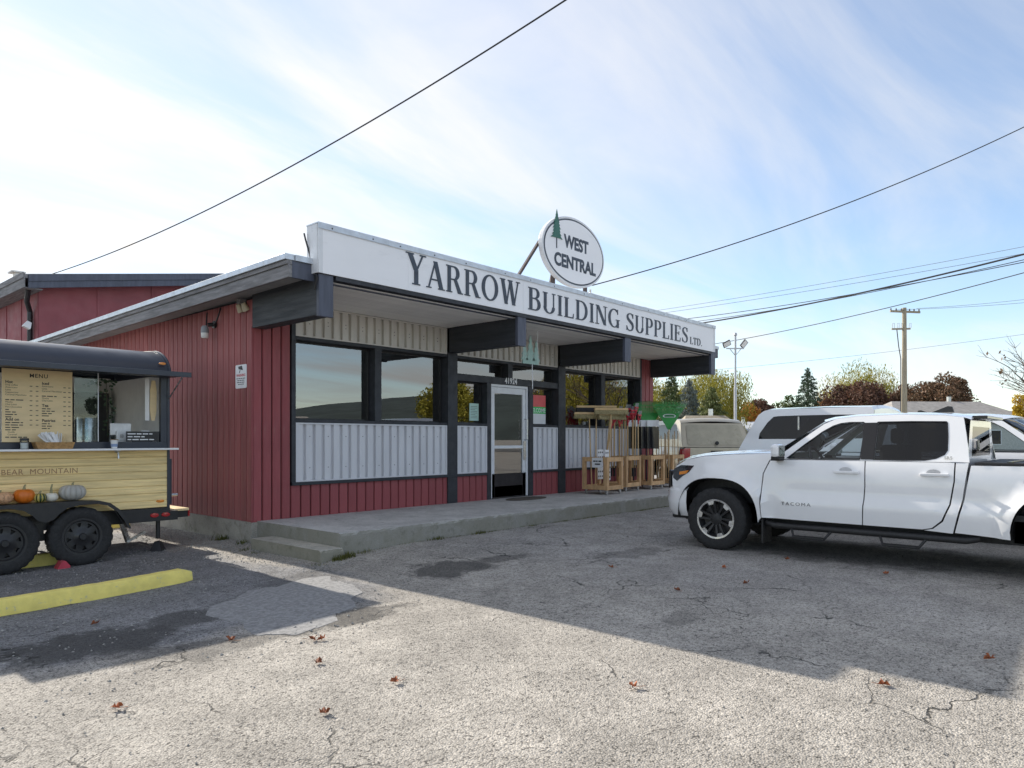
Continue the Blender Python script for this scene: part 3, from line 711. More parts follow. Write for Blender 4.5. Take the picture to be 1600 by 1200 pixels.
def serif_word(word, x0, x1, z0, h, y, mat, parent, first=1.0, name='letter'):
    wid = [glyph(c)[1] for c in word]; gap = .085; tot = sum(w * (first if i == 0 else 1) for i, w in enumerate(wid)) + gap * (len(word) - 1)
    k = (x1 - x0) / tot; x = x0
    for i, c in enumerate(word):
        f = first if i == 0 else 1.0; ps, w = glyph(c); b = MB()
        for j, p in enumerate(ps):
            q = [(x + a * k * f, z0 + e * h * f) for a, e in p]
            ar = sum(q[m][0] * q[(m + 1) % len(q)][1] - q[(m + 1) % len(q)][0] * q[m][1] for m in range(len(q)))
            if ar < 0: q = q[::-1]
            b.prism(q, lambda a, e, d: (a, d, e), y - .006 - .0002 * (j % 9), y + .002)
        b.build(name, mat, parent, recalc=True); x += (w * f + gap) * k

# ------------------------------------------------------------------ long fascia sign
sg = empty('fascia_sign', 'long white fascia sign with dark serif store name along the roof edge', 'sign')
SX0, SX1, SY0, SY1, SZ0, SZ1 = -.06, 10.60, -1.685, -1.45, 3.48, 4.075
seams = [SX0 + .06, 1.35, 3.75, 6.2, 8.6, SX1 - .06]
for i in range(5):
    b = MB(); b.box(seams[i] + .0015, seams[i + 1] - .0015, SY0 + random.uniform(0, .003), SY0 + .02, SZ0, SZ1); b.build('sign_panel', m_sign, sg)
b = MB(); b.box(SX0 + .01, SX1 - .01, SY0 + .022, SY1, SZ0 + .004, SZ1 - .004); b.build('sign_box', m_flash, sg)
for x0, x1 in ((SX0, SX0 + .058), (SX1 - .058, SX1)):
    b = MB(); b.box(x0, x1, SY0 - .004, SY0 + .021, SZ0, SZ1); b.build('corner_trim', m_alu, sg)
b = MB(); b.box(SX0 - .006, SX0 + .0095, SY0 + .022, SY1 + .005, SZ0, SZ1); b.build('end_panel', m_alu, sg)
cuts = [SX0 - .012, 1.0, 3.1, 5.2, 7.4, 9.0, SX1 + .012]
for i in range(6):
    b = MB(); dz = random.uniform(-.004, .004)
    b.box(cuts[i] + .001, cuts[i + 1] - .001, SY0 - .014, SY1 + .012, SZ1 + .002 + dz, SZ1 + .016 + dz); b.box(cuts[i] + .001, cuts[i + 1] - .001, SY0 - .014, SY0 - .008, SZ1 - .058 + dz, SZ1 + .002 + dz)
    o = b.build('cap_flashing', m_flash, sg)
    s = MB()
    for k in range(3):
        xx = cuts[i] + .2 + k * .62
        if xx < cuts[i + 1] - .05: s.lathe([(0, 0), (.009, 0), (.011, .004)], 6, Matrix.Translation((xx, SY0 - .019, SZ1 - .03 + dz)) @ Matrix.Rotation(-pi / 2, 4, 'X'))
    s.build('screw_row', m_blackmetal, o)
serif_word('YARROW', 1.305, 3.66, 3.575, .385, SY0 - .001, m_ink, sg, 1.10)
serif_word('BUILDING', 3.86, 6.58, 3.565, .345, SY0 - .001, m_ink, sg, 1.06)
serif_word('SUPPLIES', 6.78, 9.28, 3.555, .335, SY0 - .001, m_ink, sg, 1.04)
serif_word('LTD', 9.375, 9.88, 3.552, .155, SY0 - .001, m_ink, sg); serif_word('.', 9.90, 9.935, 3.552, .155, SY0 - .001, m_ink, sg)
settle(sg)
b = MB(); b.tube([(-.09, -1.42, 3.99), (-.10, -1.47, 3.9), (-.06, -1.5, 3.72), (-.05, -1.56, 3.55), (-.06, -1.66, 3.42), (-.06, -1.60, 3.28)], .011, 6)
tag(b.build('sign_cable', m_blackmetal), 'black cable curling down the left end of the fascia sign', 'cable')

# ------------------------------------------------------------------ oval roof sign
rs = empty('roof_sign', 'oval white sign with evergreen tree emblem standing on posts above the roof', 'sign')
RX, RZ, RY = 5.66, 4.895, -1.30
def ell(ax, az, n=56): return [(RX + ax * cos(2 * pi * i / n), RZ + az * sin(2 * pi * i / n)) for i in range(n)]
fn = lambda a, c, d: (a, d, c)
b = MB(); b.prism(ell(.955, .635), fn, RY, RY + .09); b.build('sign_body', m_alu, rs, bevel=.008)
b = MB(); b.prism(ell(.915, .595), fn, RY - .004, RY + .01); b.build('ring', m_ink, rs)
b = MB(); b.prism(ell(.885, .567), fn, RY - .008, RY + .01); b.build('face', m_sign, rs)
text('WEST', .315, front_at(5.70, RY - .010, 4.945), m_ink, 'lettering', rs, bold=.013, align='CENTER', sx=.90)
text('CENTRAL', .315, front_at(5.67, RY - .010, 4.575), m_ink, 'lettering', rs, bold=.013, align='CENTER', sx=.93)
m_tree = M('green_emblem', (0.035, 0.15, 0.115), 0.5)
L = []; rr = random.Random(5)
for i in range(9):
    t = i / 8; z = 5.52 - t * .46; w_ = .018 + .135 * t * (1 + .15 * rr.uniform(-1, 1)); L.append((w_, z - .02)); L.append((w_ * .62, z - .012))
poly = [(5.10, 5.56)] + [(5.10 - a, z) for a, z in L] + [(5.10 + a * .95, z + .008) for a, z in reversed(L)]
b = MB(); P, Tt, _ = cdt(poly, step=.5, fill=False); b.add([(a, RY - .022, c) for a, c in P], Tt); b.prism(poly, fn, RY - .0215, RY - .009); b.build('tree_emblem', m_tree, rs)
b = MB(); b.box(5.092, 5.108, RY - .02, RY - .009, 4.87, 5.05); b.build('emblem_trunk', m_ink, rs)
m_rust = M('brown_steel', (0.07, 0.05, 0.045), .6, var=.3)
for x in (5.16, 6.15):
    b = MB(); b.box(x - .03, x + .03, RY + .092, RY + .15, 3.66, 4.75); b.build('post', m_rust, rs)
for x0, x1, z1 in ((4.05, 4.78, 4.95), (5.55, 5.2, 4.6)):
    b = MB(); b.bar((x0, RY + .10, 4.07) if x0 < 5 else (x0 - .2, RY + .5, 3.7), (x1, RY + .12, z1), .045); b.build('brace', m_rust, rs)
settle(rs)
b = MB(); b.tube([(6.72, -.9, 3.66), (6.72, -.9, 4.44)], .018, 6); b.tube([(6.64, -.9, 4.36), (6.82, -.9, 4.36)], .014, 6); tag(b.build('roof_vent_pipe', m_steel), 'thin metal pipe standing on the roof right of the oval sign', 'pipe')

# ------------------------------------------------------------------ small things on the side wall and shopfront
LS = .7
wlp = empty('wall_lamp', 'grey floodlight with white lens on the red side wall', 'lamp')
b = MB(); b.lathe([(0, 0), (.05, 0), (.055, .03), (.0, .035)], 14, Matrix.Translation((0, 1.06, 3.14)) @ Matrix.Rotation(-pi / 2, 4, 'Y')); b.build('base_plate', m_blackmetal, wlp)
b = MB(); b.lathe([(0, .06), (.035, .055), (.05, .03), (.056, -.02), (.056, -.05)], 16, Matrix.Translation((-.13, 1.12, 3.06))); b.build('housing', M('grey_lamp_metal', (.25, .26, .27), .4), wlp)
b = MB(); b.lathe([(.054, -.04), (.052, -.11), (.04, -.125), (0, -.13)], 16, Matrix.Translation((-.13, 1.12, 3.06))); b.build('lens', M('frosted_lens', (.75, .75, .72), .3), wlp)
b = MB(); b.tube([(-.03, 1.06, 3.14), (-.10, 1.09, 3.13)], .03, 8); b.tube([(-.02, .86, 3.36), (-.05, .84, 3.28), (-.06, .90, 3.18), (-.05, 1.02, 3.12)], .012, 6); b.tube([(-.02, 1.28, 3.34), (-.04, 1.26, 3.2), (-.05, 1.24, 3.1)], .011, 6); b.build('arm', m_blackmetal, wlp)
settle(wlp)
ws = empty('warning_sign', 'small white surveillance warning sign fixed on the red side wall', 'sign')
b = MB(); b.prism([(a, c) for a, c in smooth_poly([(.14, 2.17), (.45, 2.17), (.45, 2.5), (.14, 2.5)], 1)][0:0] or [(.14, 2.185), (.155, 2.17), (.435, 2.17), (.45, 2.185), (.45, 2.485), (.435, 2.5), (.155, 2.5), (.14, 2.485)], lambda a, c, d: (d, a, c), -.007, -.002); b.build('plate', m_white, ws)
m_redink = M('red_print', (.55, .03, .03), .5); m_blk = M('black_print', (.02, .02, .02), .5)
text('WARNING', .052, side_at(-.0078, .425, 2.335), m_redink, 'lettering', ws, depth=.001, bold=.001)
for i, w_ in enumerate((.25, .20, .22, .16)): print_marks(side_at(-.0078, .295 + w_ / 2, 2.302 - i * .027), w_, .018, m_blk, 'print_line', ws, 60 + i)
b = MB(); b.prism([(.24, 2.42), (.36, 2.44), (.37, 2.475), (.27, 2.485)], lambda a, c, d: (d, a, c), -.0085, -.006); b.prism([(.33, 2.385), (.345, 2.385), (.325, 2.43), (.31, 2.425)], lambda a, c, d: (d, a, c), -.0087, -.006); b.build('camera_symbol', m_blk, ws)
settle(ws)
fl = empty('eave_floodlight', 'small tan twin floodlight tucked under the eave at the wall corner', 'lamp')
b = MB(); b.box(-.10, -.0, .16, .24, 3.33, 3.39); b.build('bracket', m_grey, fl)
for y in (.12, .26):
    b = MB(); b.lathe([(0, 0), (.03, 0), (.05, .09), (.052, .11), (0, .10)], 12, Matrix.Translation((-.07, y, 3.33)) @ Matrix.Rotation(radians(150), 4, 'Y')); b.build('lamp_head', M('tan_plastic', (.45, .38, .26), .5), fl)
settle(fl)
hg = empty('hanging_ornament', 'small pale green tree-shaped sign hanging under the canopy by the door', 'sign')
m_mint = M('mint_paint', (.30, .44, .38), .5)
for k, (dx, hh, ww) in enumerate(((-.16, .34, .10), (.0, .44, .13), (.16, .36, .11))):
    b = MB(); x = 4.75 + dx
    poly = []
    for i in range(5): t = i / 4; poly.append((x - ww * (.12 + .88 * t) * (1 if i % 1 == 0 else .6), 2.86 + hh * (1 - t))); poly.append((x - ww * (.05 + .5 * t), 2.86 + hh * (1 - t) - .005))
    poly = poly + [(2 * x - a, c) for a, c in reversed(poly)]
    P, Tt, _ = cdt(poly, step=.6, fill=False); b.add([(a, -1.0, c) for a, c in P], Tt); b.add([(a, -.99, c) for a, c in P], Tt); b.build('tree_cutout', m_mint, hg)
b = MB(); b.box(4.53, 4.97, -1.008, -.985, 2.79, 2.858); b.build('name_plate', m_mint, hg)
b = MB()
for dx in (-.2, .2): b.tube([(4.75 + dx, -.995, 2.85), (4.75 + dx, -.995, 3.405)], .006, 5)
b.tube([(4.80, -.995, 2.79), (4.81, -.995, 2.35)], .008, 5); b.build('hanging_cord', m_white, hg)
settle(hg)
nt_ = empty('paper_notice', 'pale green paper notice taped inside the left door sidelight', 'notice')
b = MB(); b.box(4.36, 4.60, .141, .143, 1.80, 2.12); b.build('paper', M('pale_green_paper', (.52, .72, .64), .7, var=.04), nt_)
b = MB()
for i in range(8): b.box(4.39, 4.56 - .05 * (i % 3 == 2), .1395, .1405, 2.06 - i * .03, 2.066 - i * .03)
b.build('print_line', m_blk, nt_); settle(nt_)
ws2 = empty('window_banner', 'red, green and white welcome banner inside the right door sidelight', 'banner')
for z0, z1, c, n in ((2.12, 2.36, (.75, .12, .12), 'red_band'), (1.98, 2.12, (.06, .55, .13), 'green_band'), (1.76, 1.98, (.8, .8, .8), 'white_band')):
    b = MB(); b.box(6.03, 6.60, .1465, .149, z0 + .001, z1 - .001); b.build(n, M('banner_' + n, c, .5, var=.05), ws2)
text('WELCOME', .125, front_at(6.05, .1460, 2.005), m_white, 'lettering', ws2, bold=.002, depth=.001, sx=.9); settle(ws2)
b = MB(); b.lathe([(0, 0), (.38, 0), (.39, .008), (.38, .014), (0, .014)], 28, Matrix.Translation((5.32, -.42, .332)) @ Matrix.Diagonal((1.35, .62, 1, 1)))
tag(b.build('door_mat', M('brown_mat', (.10, .085, .07), .95, var=.3, vscale=30, bump=.6, bscale=150)), 'worn oval brown door mat on the concrete porch', 'mat')

# ------------------------------------------------------------------ taller red building behind
bb = empty('rear_building', 'taller red panelled building with charcoal fascia behind the food trailer', 'building')
BY = 9.2; BX = -.06
def zt(x): return 5.02 + (x + .3) * .175
b = MB(); b.prism([(BX, 0), (12, 0), (12, zt(12) - .1), (BX, zt(BX) - .1)], lambda a, c, d: (a, d, c), BY + .02, BY + 14); b.build('wall', m_wall, bb)
xs_ = [BX]
while xs_[-1] < 11.5: xs_.append(xs_[-1] + 1.22)
for i in range(len(xs_) - 1):
    x0, x1 = xs_[i] + .004, xs_[i + 1] - .004
    b = MB(); b.prism([(x0, .1), (x1, .1), (x1, zt(x1) - .12), (x0, zt(x0) - .12)], lambda a, c, d: (a, d, c), BY - .012, BY + .018); b.build('wall_panel', m_redback, bb)
    b = MB(); b.prism([(x1 - .03, .1), (x1 + .035, .1), (x1 + .035, zt(x1) - .13), (x1 - .03, zt(x1) - .13)], lambda a, c, d: (a, d, c), BY - .03, BY - .0125); b.build('batten', m_redback, bb)
y = BY
i = 0
while y < BY + 9:
    b = MB(); b.box(BX - .012, BX + .0, y + .004, y + 1.21, .1, zt(BX) - .14); b.build('wall_panel', m_redback, bb)
    b = MB(); b.box(BX - .03, BX - .0125, y + 1.18, y + 1.245, .1, zt(BX) - .14); b.build('batten', m_redback, bb); y += 1.22
b = MB(); b.prism([(-.42, zt(-.42) - .09), (12.5, zt(12.5) - .09), (12.5, zt(12.5)), (-.42, zt(-.42))], lambda a, c, d: (a, d, c), BY - .40, BY + 14); b.build('roof', m_roofing, bb)
b = MB(); b.prism([(-.36, zt(-.36) - .31), (12.4, zt(12.4) - .31), (12.4, zt(12.4) - .17), (-.36, zt(-.36) - .17)], lambda a, c, d: (a, d, c), BY - .44, BY - .402); b.build('fascia_board', m_cap, bb)
b = MB(); b.prism([(-.36, zt(-.36) - .165), (12.4, zt(12.4) - .165), (12.4, zt(12.4) - .02), (-.36, zt(-.36) - .02)], lambda a, c, d: (a, d, c), BY - .46, BY - .402); b.build('fascia_board', m_cap, bb)
b = MB(); b.prism([(-.45, zt(-.4) - .30), (-.425, zt(-.4) - .30), (-.425, zt(-.4) + .005), (-.45, zt(-.4) + .005)], lambda a, c, d: (a, d, c), BY - .46, BY + 14); b.build('eave_board', m_grey, bb)
b = MB(); b.prism([(-.47, zt(-.4) - .10), (-.452, zt(-.4) - .10), (-.452, zt(-.4) + .02), (-.47, zt(-.4) + .02)], lambda a, c, d: (a, d, c), BY - .47, BY + 14); b.build('eave_board', m_grey, bb)
b = MB(); b.box(-.42, BX - .02, BY - .40, BY + 14, zt(-.4) - .30, zt(-.4) - .28); b.build('eave_soffit', m_grey, bb)
b = MB(); b.box(-.46, -.36, BY + .1, BY + .3, zt(-.4), zt(-.4) + .10); b.box(-.54, -.28, BY + .05, BY + .38, zt(-.4) + .10, zt(-.4) + .13); b.build('roof_vent', m_soffit, bb)
b = MB(); b.tube([(-.30, BY - .2, zt(-.4) - .28), (-.25, BY + .1, zt(-.4) - .5), (-.14, BY + .3, zt(-.4) - .7), (-.14, BY + .3, .2)], .055, 10); b.build('downpipe', m_blackmetal, bb)
settle(bb)
fl2 = empty('corner_floodlight', 'white floodlight on the black downpipe of the rear red building', 'lamp')
b = MB(); b.lathe([(0, 0), (.06, 0), (.10, .12), (.10, .15), (0, .13)], 4, Matrix.Translation((-.20, BY + .12, 4.05)) @ Matrix.Rotation(radians(205), 4, 'Y') @ Matrix.Rotation(radians(45), 4, 'Z'), smooth=False); b.build('lamp_head', m_white, fl2)
b = MB(); b.bar((-.14, BY + .24, 4.12), (-.18, BY + .13, 4.10), .03); b.build('arm', m_blackmetal, fl2); settle(fl2)
settle(store)
# ------------------------------------------------------------------ pickup trucks
m_wpaint = M('white_car_paint', (0.87, 0.87, 0.875), 0.22, var=0.015, coat=1.0, rvar=.04, spec=.5)
m_tanpaint = M('champagne_car_paint', (0.46, 0.41, 0.31), 0.35, var=0.06, coat=.6, metal=.2, rvar=.05)
m_plastic = M('black_plastic', (0.020, 0.020, 0.021), 0.55, var=0.15, vscale=15, bump=.1, bscale=200)
m_gloss = M('gloss_black', (0.010, 0.010, 0.012), 0.12, var=0.05, rvar=.03)
m_seat = M('dark_seat', (0.05, 0.05, 0.055), 0.8)
m_redlens = M('red_lens', (0.42, 0.015, 0.02), 0.15, coat=1.0, rvar=.03)
m_amber = M('amber_lens', (0.80, 0.26, 0.02), 0.2, coat=1.0, rvar=.03)
m_lamp = M('headlamp_dark', (0.03, 0.032, 0.036), 0.08, coat=1.0, rvar=.02)
m_machined = M('machined_alloy', (0.66, 0.66, 0.68), 0.28, metal=.9, var=.05)
m_wheelblk = M('black_wheel_paint', (0.022, 0.022, 0.024), 0.4, var=.15)
m_badge = M('grey_badge', (.16, .165, .17), .4)
FA, RA = 0.0, 3.68
ZP = ((.28, .85), (.40, .905), (.50, .925), (.62, .938), (.74, .950), (.80, .944), (.90, .936), (1.02, .930), (1.12, .914), (1.17, .900), (1.22, .876), (1.40, .806), (1.60, .728), (1.70, .690), (1.80, .60))
def wbase(z):
    if z <= ZP[0][0]: return ZP[0][1]
    for (a, p), (c, q) in zip(ZP, ZP[1:]):
        if z <= c: t = (z - a) / (c - a); return p + (q - p) * t
    return ZP[-1][1]
def w_side(s, z):
    w_ = (wbase(z - .03) + wbase(z) * 2 + wbase(z + .03)) / 4
    if s < .25: w_ -= .235 * ((.25 - s) / 1.15) ** 2.1
    if s > 4.5: w_ -= .05 * ((s - 4.5) / .5) ** 2
    for c in (FA, RA):
        d = sqrt((s - c) ** 2 + ((z - .40) * 1.06) ** 2)
        if z < 1.08: w_ += .050 * (1 - sstep(.655, .70, d)) * (1 - sstep(1.02, 1.08, z))
    # scalloped doors: the lower body kicks back out
    k_ = sstep(.72, 1.0, s) * sstep(3.15, 2.85, s)
    w_ += k_ * (.026 * (1 - sstep(.695, .725, z)) - .012 * math.exp(-((z - .78) / .06) ** 2))
    return w_
ARCH = [(-.56 * math.copysign(abs(cos(t)) ** .78, cos(t)), .40 + .525 * abs(sin(t)) ** .80) for t in [pi * i / 26 for i in range(27)]]
def arch(c, lo=.42): return [(c + a, z) for a, z in ARCH]
def wheel_parts(root, x, y, side, style, R=.40, W=.27, rim=.245):
    """one wheel: tyre > rim, hub pieces; side = -1 faces -x"""
    T = Matrix.Translation((x, y, R)) @ Matrix.Rotation(side * pi / 2, 4, 'Y')
    b = MB(); n = 72; prof = [(rim - .01, W * .36), (rim + .012, W * .46), (R * .80, W * .50), (R * .93, W * .47), (R * .975, W * .40)]
    tread = []
    vs = []; fs = []
    full = prof + [(R, W * .36), (R, W * .12), (R, -W * .12), (R, -W * .36)] + [(r, -h) for r, h in reversed(prof)]
    m = len(full)
    for k in range(n):
        t = 2 * pi * k / n; lug = (k % 3 == 0)
        for j, (r, h) in enumerate(full):
            rr = r - (.011 if (lug and 3 <= j <= m - 4) else 0); vs.append(T @ Vector((rr * cos(t + .02 * h), rr * sin(t + .02 * h), h)))
    for k in range(n):
        k2 = (k + 1) % n
        for j in range(m - 1): fs.append((k * m + j, k2 * m + j, k2 * m + j + 1, k * m + j + 1))
    b.add(vs, fs, True); ty = b.build('tyre', m_rubber, root)
    b = MB(); b.lathe([(rim, -W * .4), (rim, W * .40), (rim + .012, W * .43), (rim + .012, W * .455), (rim - .012, W * .45), (rim - .022, W * .36), (rim - .05, W * .12), (.0, W * .10)], 40, T); rm = b.build('rim', m_wheelblk, ty)
    if style == 'alloy':
        b = MB(); b.lathe([(rim - .014, W * .452), (rim + .008, W * .458), (rim + .008, W * .44), (rim - .014, W * .44)], 40, T, close=True)
        k6 = 6
        for i in range(k6):
            for e in (-1, 1):
                t0 = 2 * pi * i / k6 + .3; a1 = t0 + e * .19; a0 = t0 + e * .30
                p0 = Vector((.075 * cos(a0), .075 * sin(a0), W * .36)); p1 = Vector(((rim - .004) * cos(a1), (rim - .004) * sin(a1), W * .445))
                d = (p1 - p0); q = Vector((-d.y, d.x, 0)).normalized() * .0125
                vs = [p0 + q, p0 - q, p1 - q * 1.25, p1 + q * 1.25]; lo = [v - Vector((0, 0, .03)) for v in vs]
                b2 = MB(); b2.add([T @ v for v in vs + lo], [(0, 1, 2, 3), (0, 4, 5, 1), (1, 5, 6, 2), (2, 6, 7, 3), (3, 7, 4, 0)]); b2.build('spoke', m_wheelblk, rm)
        b.build('machined_lip', m_machined, rm)
        for i in range(6):   # bright wedge at each spoke pair's outer end
            b = MB(); t0 = 2 * pi * i / 6 + .3
            pts = [(rim - .008, -.20), (rim - .008, .20), (rim - .055, .155), (rim - .055, -.155)]
            b.prism([(r * cos(t0 + a), r * sin(t0 + a)) for r, a in pts][::-1], lambda a, c, d: T @ Vector((a, c, d)), W * .448, W * .43); b.build('machined_wedge', m_machined, rm)
        b = MB(); b.lathe([(0, W * .40), (.055, W * .39), (.08, W * .34), (.08, W * .2)], 24, T)
        for i in range(6): b.lathe([(0, .0), (.011, .0), (.011, -.02)], 6, T @ Matrix.Translation((.068 * cos(i * pi / 3 + .3), .068 * sin(i * pi / 3 + .3), W * .395)))
        b.build('hub_cap', m_plastic, rm)
        b = MB(); b.lathe([(0, W * .02), (rim - .06, W * .02), (rim - .06, W * .04), (.0, W * .045)], 32, T); b.build('brake_disc', m_steel, rm)
    else:
        outer = [(rim * .93 * cos(2 * pi * i / 40), rim * .93 * sin(2 * pi * i / 40)) for i in range(40)]
        holes = []
        for i in range(8):
            t0 = 2 * pi * i / 8 + .2; holes.append([(rim * r * cos(t0 + a), rim * r * sin(t0 + a)) for r, a in ((.80, -.17), (.80, .17), (.56, .06), (.56, -.06))])
        b = MB(); skin_panel(b, outer, lambda a, c, d: T @ Vector((a, c, W * .34 + .05 * max(0, 1 - sqrt(a * a + c * c) / (rim * .5)) - d)), holes, step=.035, thick=.012); b.build('wheel_disc', m_wheelblk, rm)
        b = MB(); b.lathe([(0, W * .62), (.035, W * .62), (.042, W * .58), (.045, W * .36)], 16, T); b.build('hub_cap', m_blackmetal, rm)
    return ty

def make_pickup(label, paint, canopy=None, full=True, badges=False, group=None):
    R_ = empty('pickup_truck', label, 'pickup truck', group)
    sides = (-1, 1)
    def side_panel(name, outline, sd, holes=(), mat=paint, off=0.0, step=.075, thick=.03, parent=R_):
        b = MB(); skin_panel(b, outline, lambda s, z, d: (sd * (w_side(s, z) + off - d), -s, z), holes, step, thick)
        return b.build(name, mat, parent)
    fr_win = [(.90, 1.205), (.94, 1.198), (1.30, 1.196), (1.70, 1.20), (1.708, 1.21), (1.715, 1.40), (1.712, 1.60), (1.70, 1.612), (1.55, 1.612), (1.46, 1.602), (1.38, 1.575), (1.27, 1.51), (1.08, 1.36)]
    rr_win = [(1.862, 1.202), (2.15, 1.199), (2.36, 1.205), (2.46, 1.225), (2.535, 1.265), (2.56, 1.31), (2.555, 1.45), (2.54, 1.59), (2.525, 1.606), (2.20, 1.613), (1.872, 1.612), (1.862, 1.60), (1.86, 1.4)]
    hood = [(.80, 1.255), (.60, 1.245), (.20, 1.23), (-.20, 1.20), (-.48, 1.145), (-.64, 1.06)]
    fender = [(.565, .42), (.60, .46), (.585, .70), (.61, 1.0), (.68, 1.165)] + hood + [(-.71, .92), (-.70, .80), (-.64, .70)] + arch(0)[1:]
    fdoor = [(.612, .465), (.60, .72), (.625, 1.0), (.70, 1.172), (1.20, 1.177), (1.765, 1.177), (1.772, .9), (1.755, .60), (1.75, .462)]
    rdoor = [(1.762, .462), (1.768, .60), (1.785, .9), (1.778, 1.177), (2.638, 1.177), (2.634, .98), (2.597, .74), (2.53, .57), (2.44, .485), (2.35, .462)]
    ccorn = [(2.365, .455), (2.45, .475), (2.545, .56), (2.612, .735), (2.648, .98), (2.652, 1.177), (2.765, 1.177), (2.715, .80), (2.63, .44)]
    green = [(.715, 1.182), (.82, 1.245), (1.05, 1.43), (1.27, 1.60), (1.40, 1.66), (1.62, 1.688), (2.10, 1.697), (2.50, 1.682), (2.69, 1.655), (2.73, 1.45), (2.770, 1.182)]
    ra = arch(RA)
    bed = [(2.65, .45), (2.735, .80), (2.788, 1.15), (3.6, 1.155), (4.4, 1.155), (4.93, 1.15), (4.97, .95), (4.96, .62), (4.80, .52), (4.35, .47)] + ra[::-1][1:-1] + [(3.13, .42), (2.85, .44)]
    for sd in sides:
        if sd == 1 and not full and canopy is None: pass
        side_panel('front_fender', fender, sd); side_panel('cab_frame', green, sd, (fr_win, rr_win), step=.06)
        fd = side_panel('door', fdoor, sd); rd = side_panel('door', rdoor, sd); side_panel('cab_corner', ccorn, sd); side_panel('bed_side', bed, sd)
        g = side_panel('window', fr_win, sd, (), m_glass_clear, -.012, .15, 0, fd); side_panel('window', rr_win, sd, (), m_glass_dark, -.012, .15, 0, rd)
        # black window surrounds and pillar
        for hw in (fr_win, rr_win):
            cxy = (sum(p[0] for p in hw) / len(hw), sum(p[1] for p in hw) / len(hw))
            outp = [(cxy[0] + (p[0] - cxy[0]) * 1.035, cxy[1] + (p[1] - cxy[1]) * 1.055) for p in hw]
            side_panel('window_seal', outp, sd, (hw,), m_gloss, .003, .08, .012)
        side_panel('pillar_trim', [(1.722, 1.195), (1.852, 1.195), (1.852, 1.612), (1.722, 1.612)], sd, (), m_gloss, .005, .1, .008)
        # door handles
        for d_, s0 in ((fd, 1.45), (rd, 2.33)):
            b = MB(); xx = w_side(s0 + .12, 1.025)
            b.box(sd * (xx + .022), sd * (xx + .045), -(s0 + .27), -s0, 1.033, 1.063); b.box(sd * (xx - .01), sd * (xx + .03), -(s0 + .26), -(s0 + .20), 1.035, 1.061); b.box(sd * (xx - .01), sd * (xx + .03), -(s0 + .05), -(s0 + .005), 1.035, 1.061)
            b.build('handle', paint, d_, bevel=.006)
            b = MB(); b.lathe([(0, .001), (.06, .001), (.062, -.004)], 16, Matrix.Translation((sd * (xx - .0), -(s0 + .12), 1.068)) @ Matrix.Rotation(sd * pi / 2, 4, 'Y') @ Matrix.Diagonal((.6, 1.1, 1, 1))); b.build('handle_recess_shade', M('shaded_recess', (.55, .55, .56), .3), d_)  # flat grey disc: shade of the hollow behind the handle, put in as colour
        # mirror
        xm = sd * .97; b = MB(); b.box(*sorted((xm + sd * .0, xm + sd * .20)), -.905, -.79, 1.205, 1.365); mi = b.build('mirror', paint, R_, bevel=.04)
        b = MB(); b.box(*sorted((xm + sd * .005, xm + sd * .19)), -.90, -.80, 1.19, 1.222); b.build('mirror_base', m_plastic, mi, bevel=.01)
        b = MB(); b.box(*sorted((xm - sd * .10, xm + sd * .08)), -.86, -.76, 1.165, 1.20); b.build('mirror_arm', m_plastic, mi)
        b = MB(); b.box(*sorted((xm + sd * .03, xm + sd * .19)), -.9085, -.9055, 1.225, 1.345); b.build('mirror_glass', M_glass('mirror_glass', (.2, .25, .2), 3.0, body=.5, bodycol=(.25, .3, .25)), mi)
        # headlamp with amber marker, tail lamp
        hl = side_panel('headlamp', [(-.68, 1.02), (-.56, 1.075), (-.34, 1.075), (-.42, .985), (-.52, .93), (-.62, .86), (-.695, .90)], sd, (), m_lamp, .006, .05, .02)
        side_panel('amber_marker', [(-.58, .985), (-.42, 1.01), (-.46, .965), (-.58, .945)], sd, (), m_amber, .010, .05, .006, hl)
        tl = side_panel('tail_lamp', [(4.76, .86), (4.97, .86), (4.97, 1.13), (4.80, 1.13)], sd, (), m_plastic, .004, .06, .02)
        side_panel('red_lens', [(4.84, .88), (4.975, .88), (4.975, 1.11), (4.84, 1.11)], sd, (), m_redlens, .010, .06, .05, tl)
        b = MB(); b.box(*sorted((sd * .70, sd * .86)), -4.99, -4.945, .86, 1.13); b.build('red_lens', m_redlens, tl)
        # running board with drop steps
        b = MB(); b.tube([(sd * .86, -.64, .40), (sd * .90, -.75, .375), (sd * .90, -2.75, .375), (sd * .86, -2.85, .40)], .038, 10); rb = b.build('running_board', m_plastic, R_)
        for s0 in (.95, 1.92):
            b = MB(); b.tube([(sd * .90, -s0, .37), (sd * .97, -(s0 + .05), .265), (sd * .97, -(s0 + .40), .265), (sd * .90, -(s0 + .47), .37)], .017, 8); b.box(*sorted((sd * .955, sd * 1.02)), -(s0 + .40), -(s0 + .05), .262, .284); b.build('drop_step', m_plastic, rb)
        # mud flap, wheels
        b = MB(); b.box(*sorted((sd * .66, sd * .93)), -.615, -.595, .15, .44); b.build('mud_flap', m_plastic, R_)
        for yy in (FA, -RA): wheel_parts(R_, sd * .83, yy, sd, 'alloy')
        # fuel flap outline on the bed (left side)
        if sd == -1:
            ring = [(3.35 + .115 * cos(2 * pi * k / 28), 1.00 + .10 * sin(2 * pi * k / 28)) for k in range(28)]; inn = [(3.35 + .110 * cos(2 * pi * k / 28), 1.00 + .095 * sin(2 * pi * k / 28)) for k in range(28)]
            side_panel('fuel_flap_gap', ring, sd, (inn,), m_gloss, .002, .05, 0)
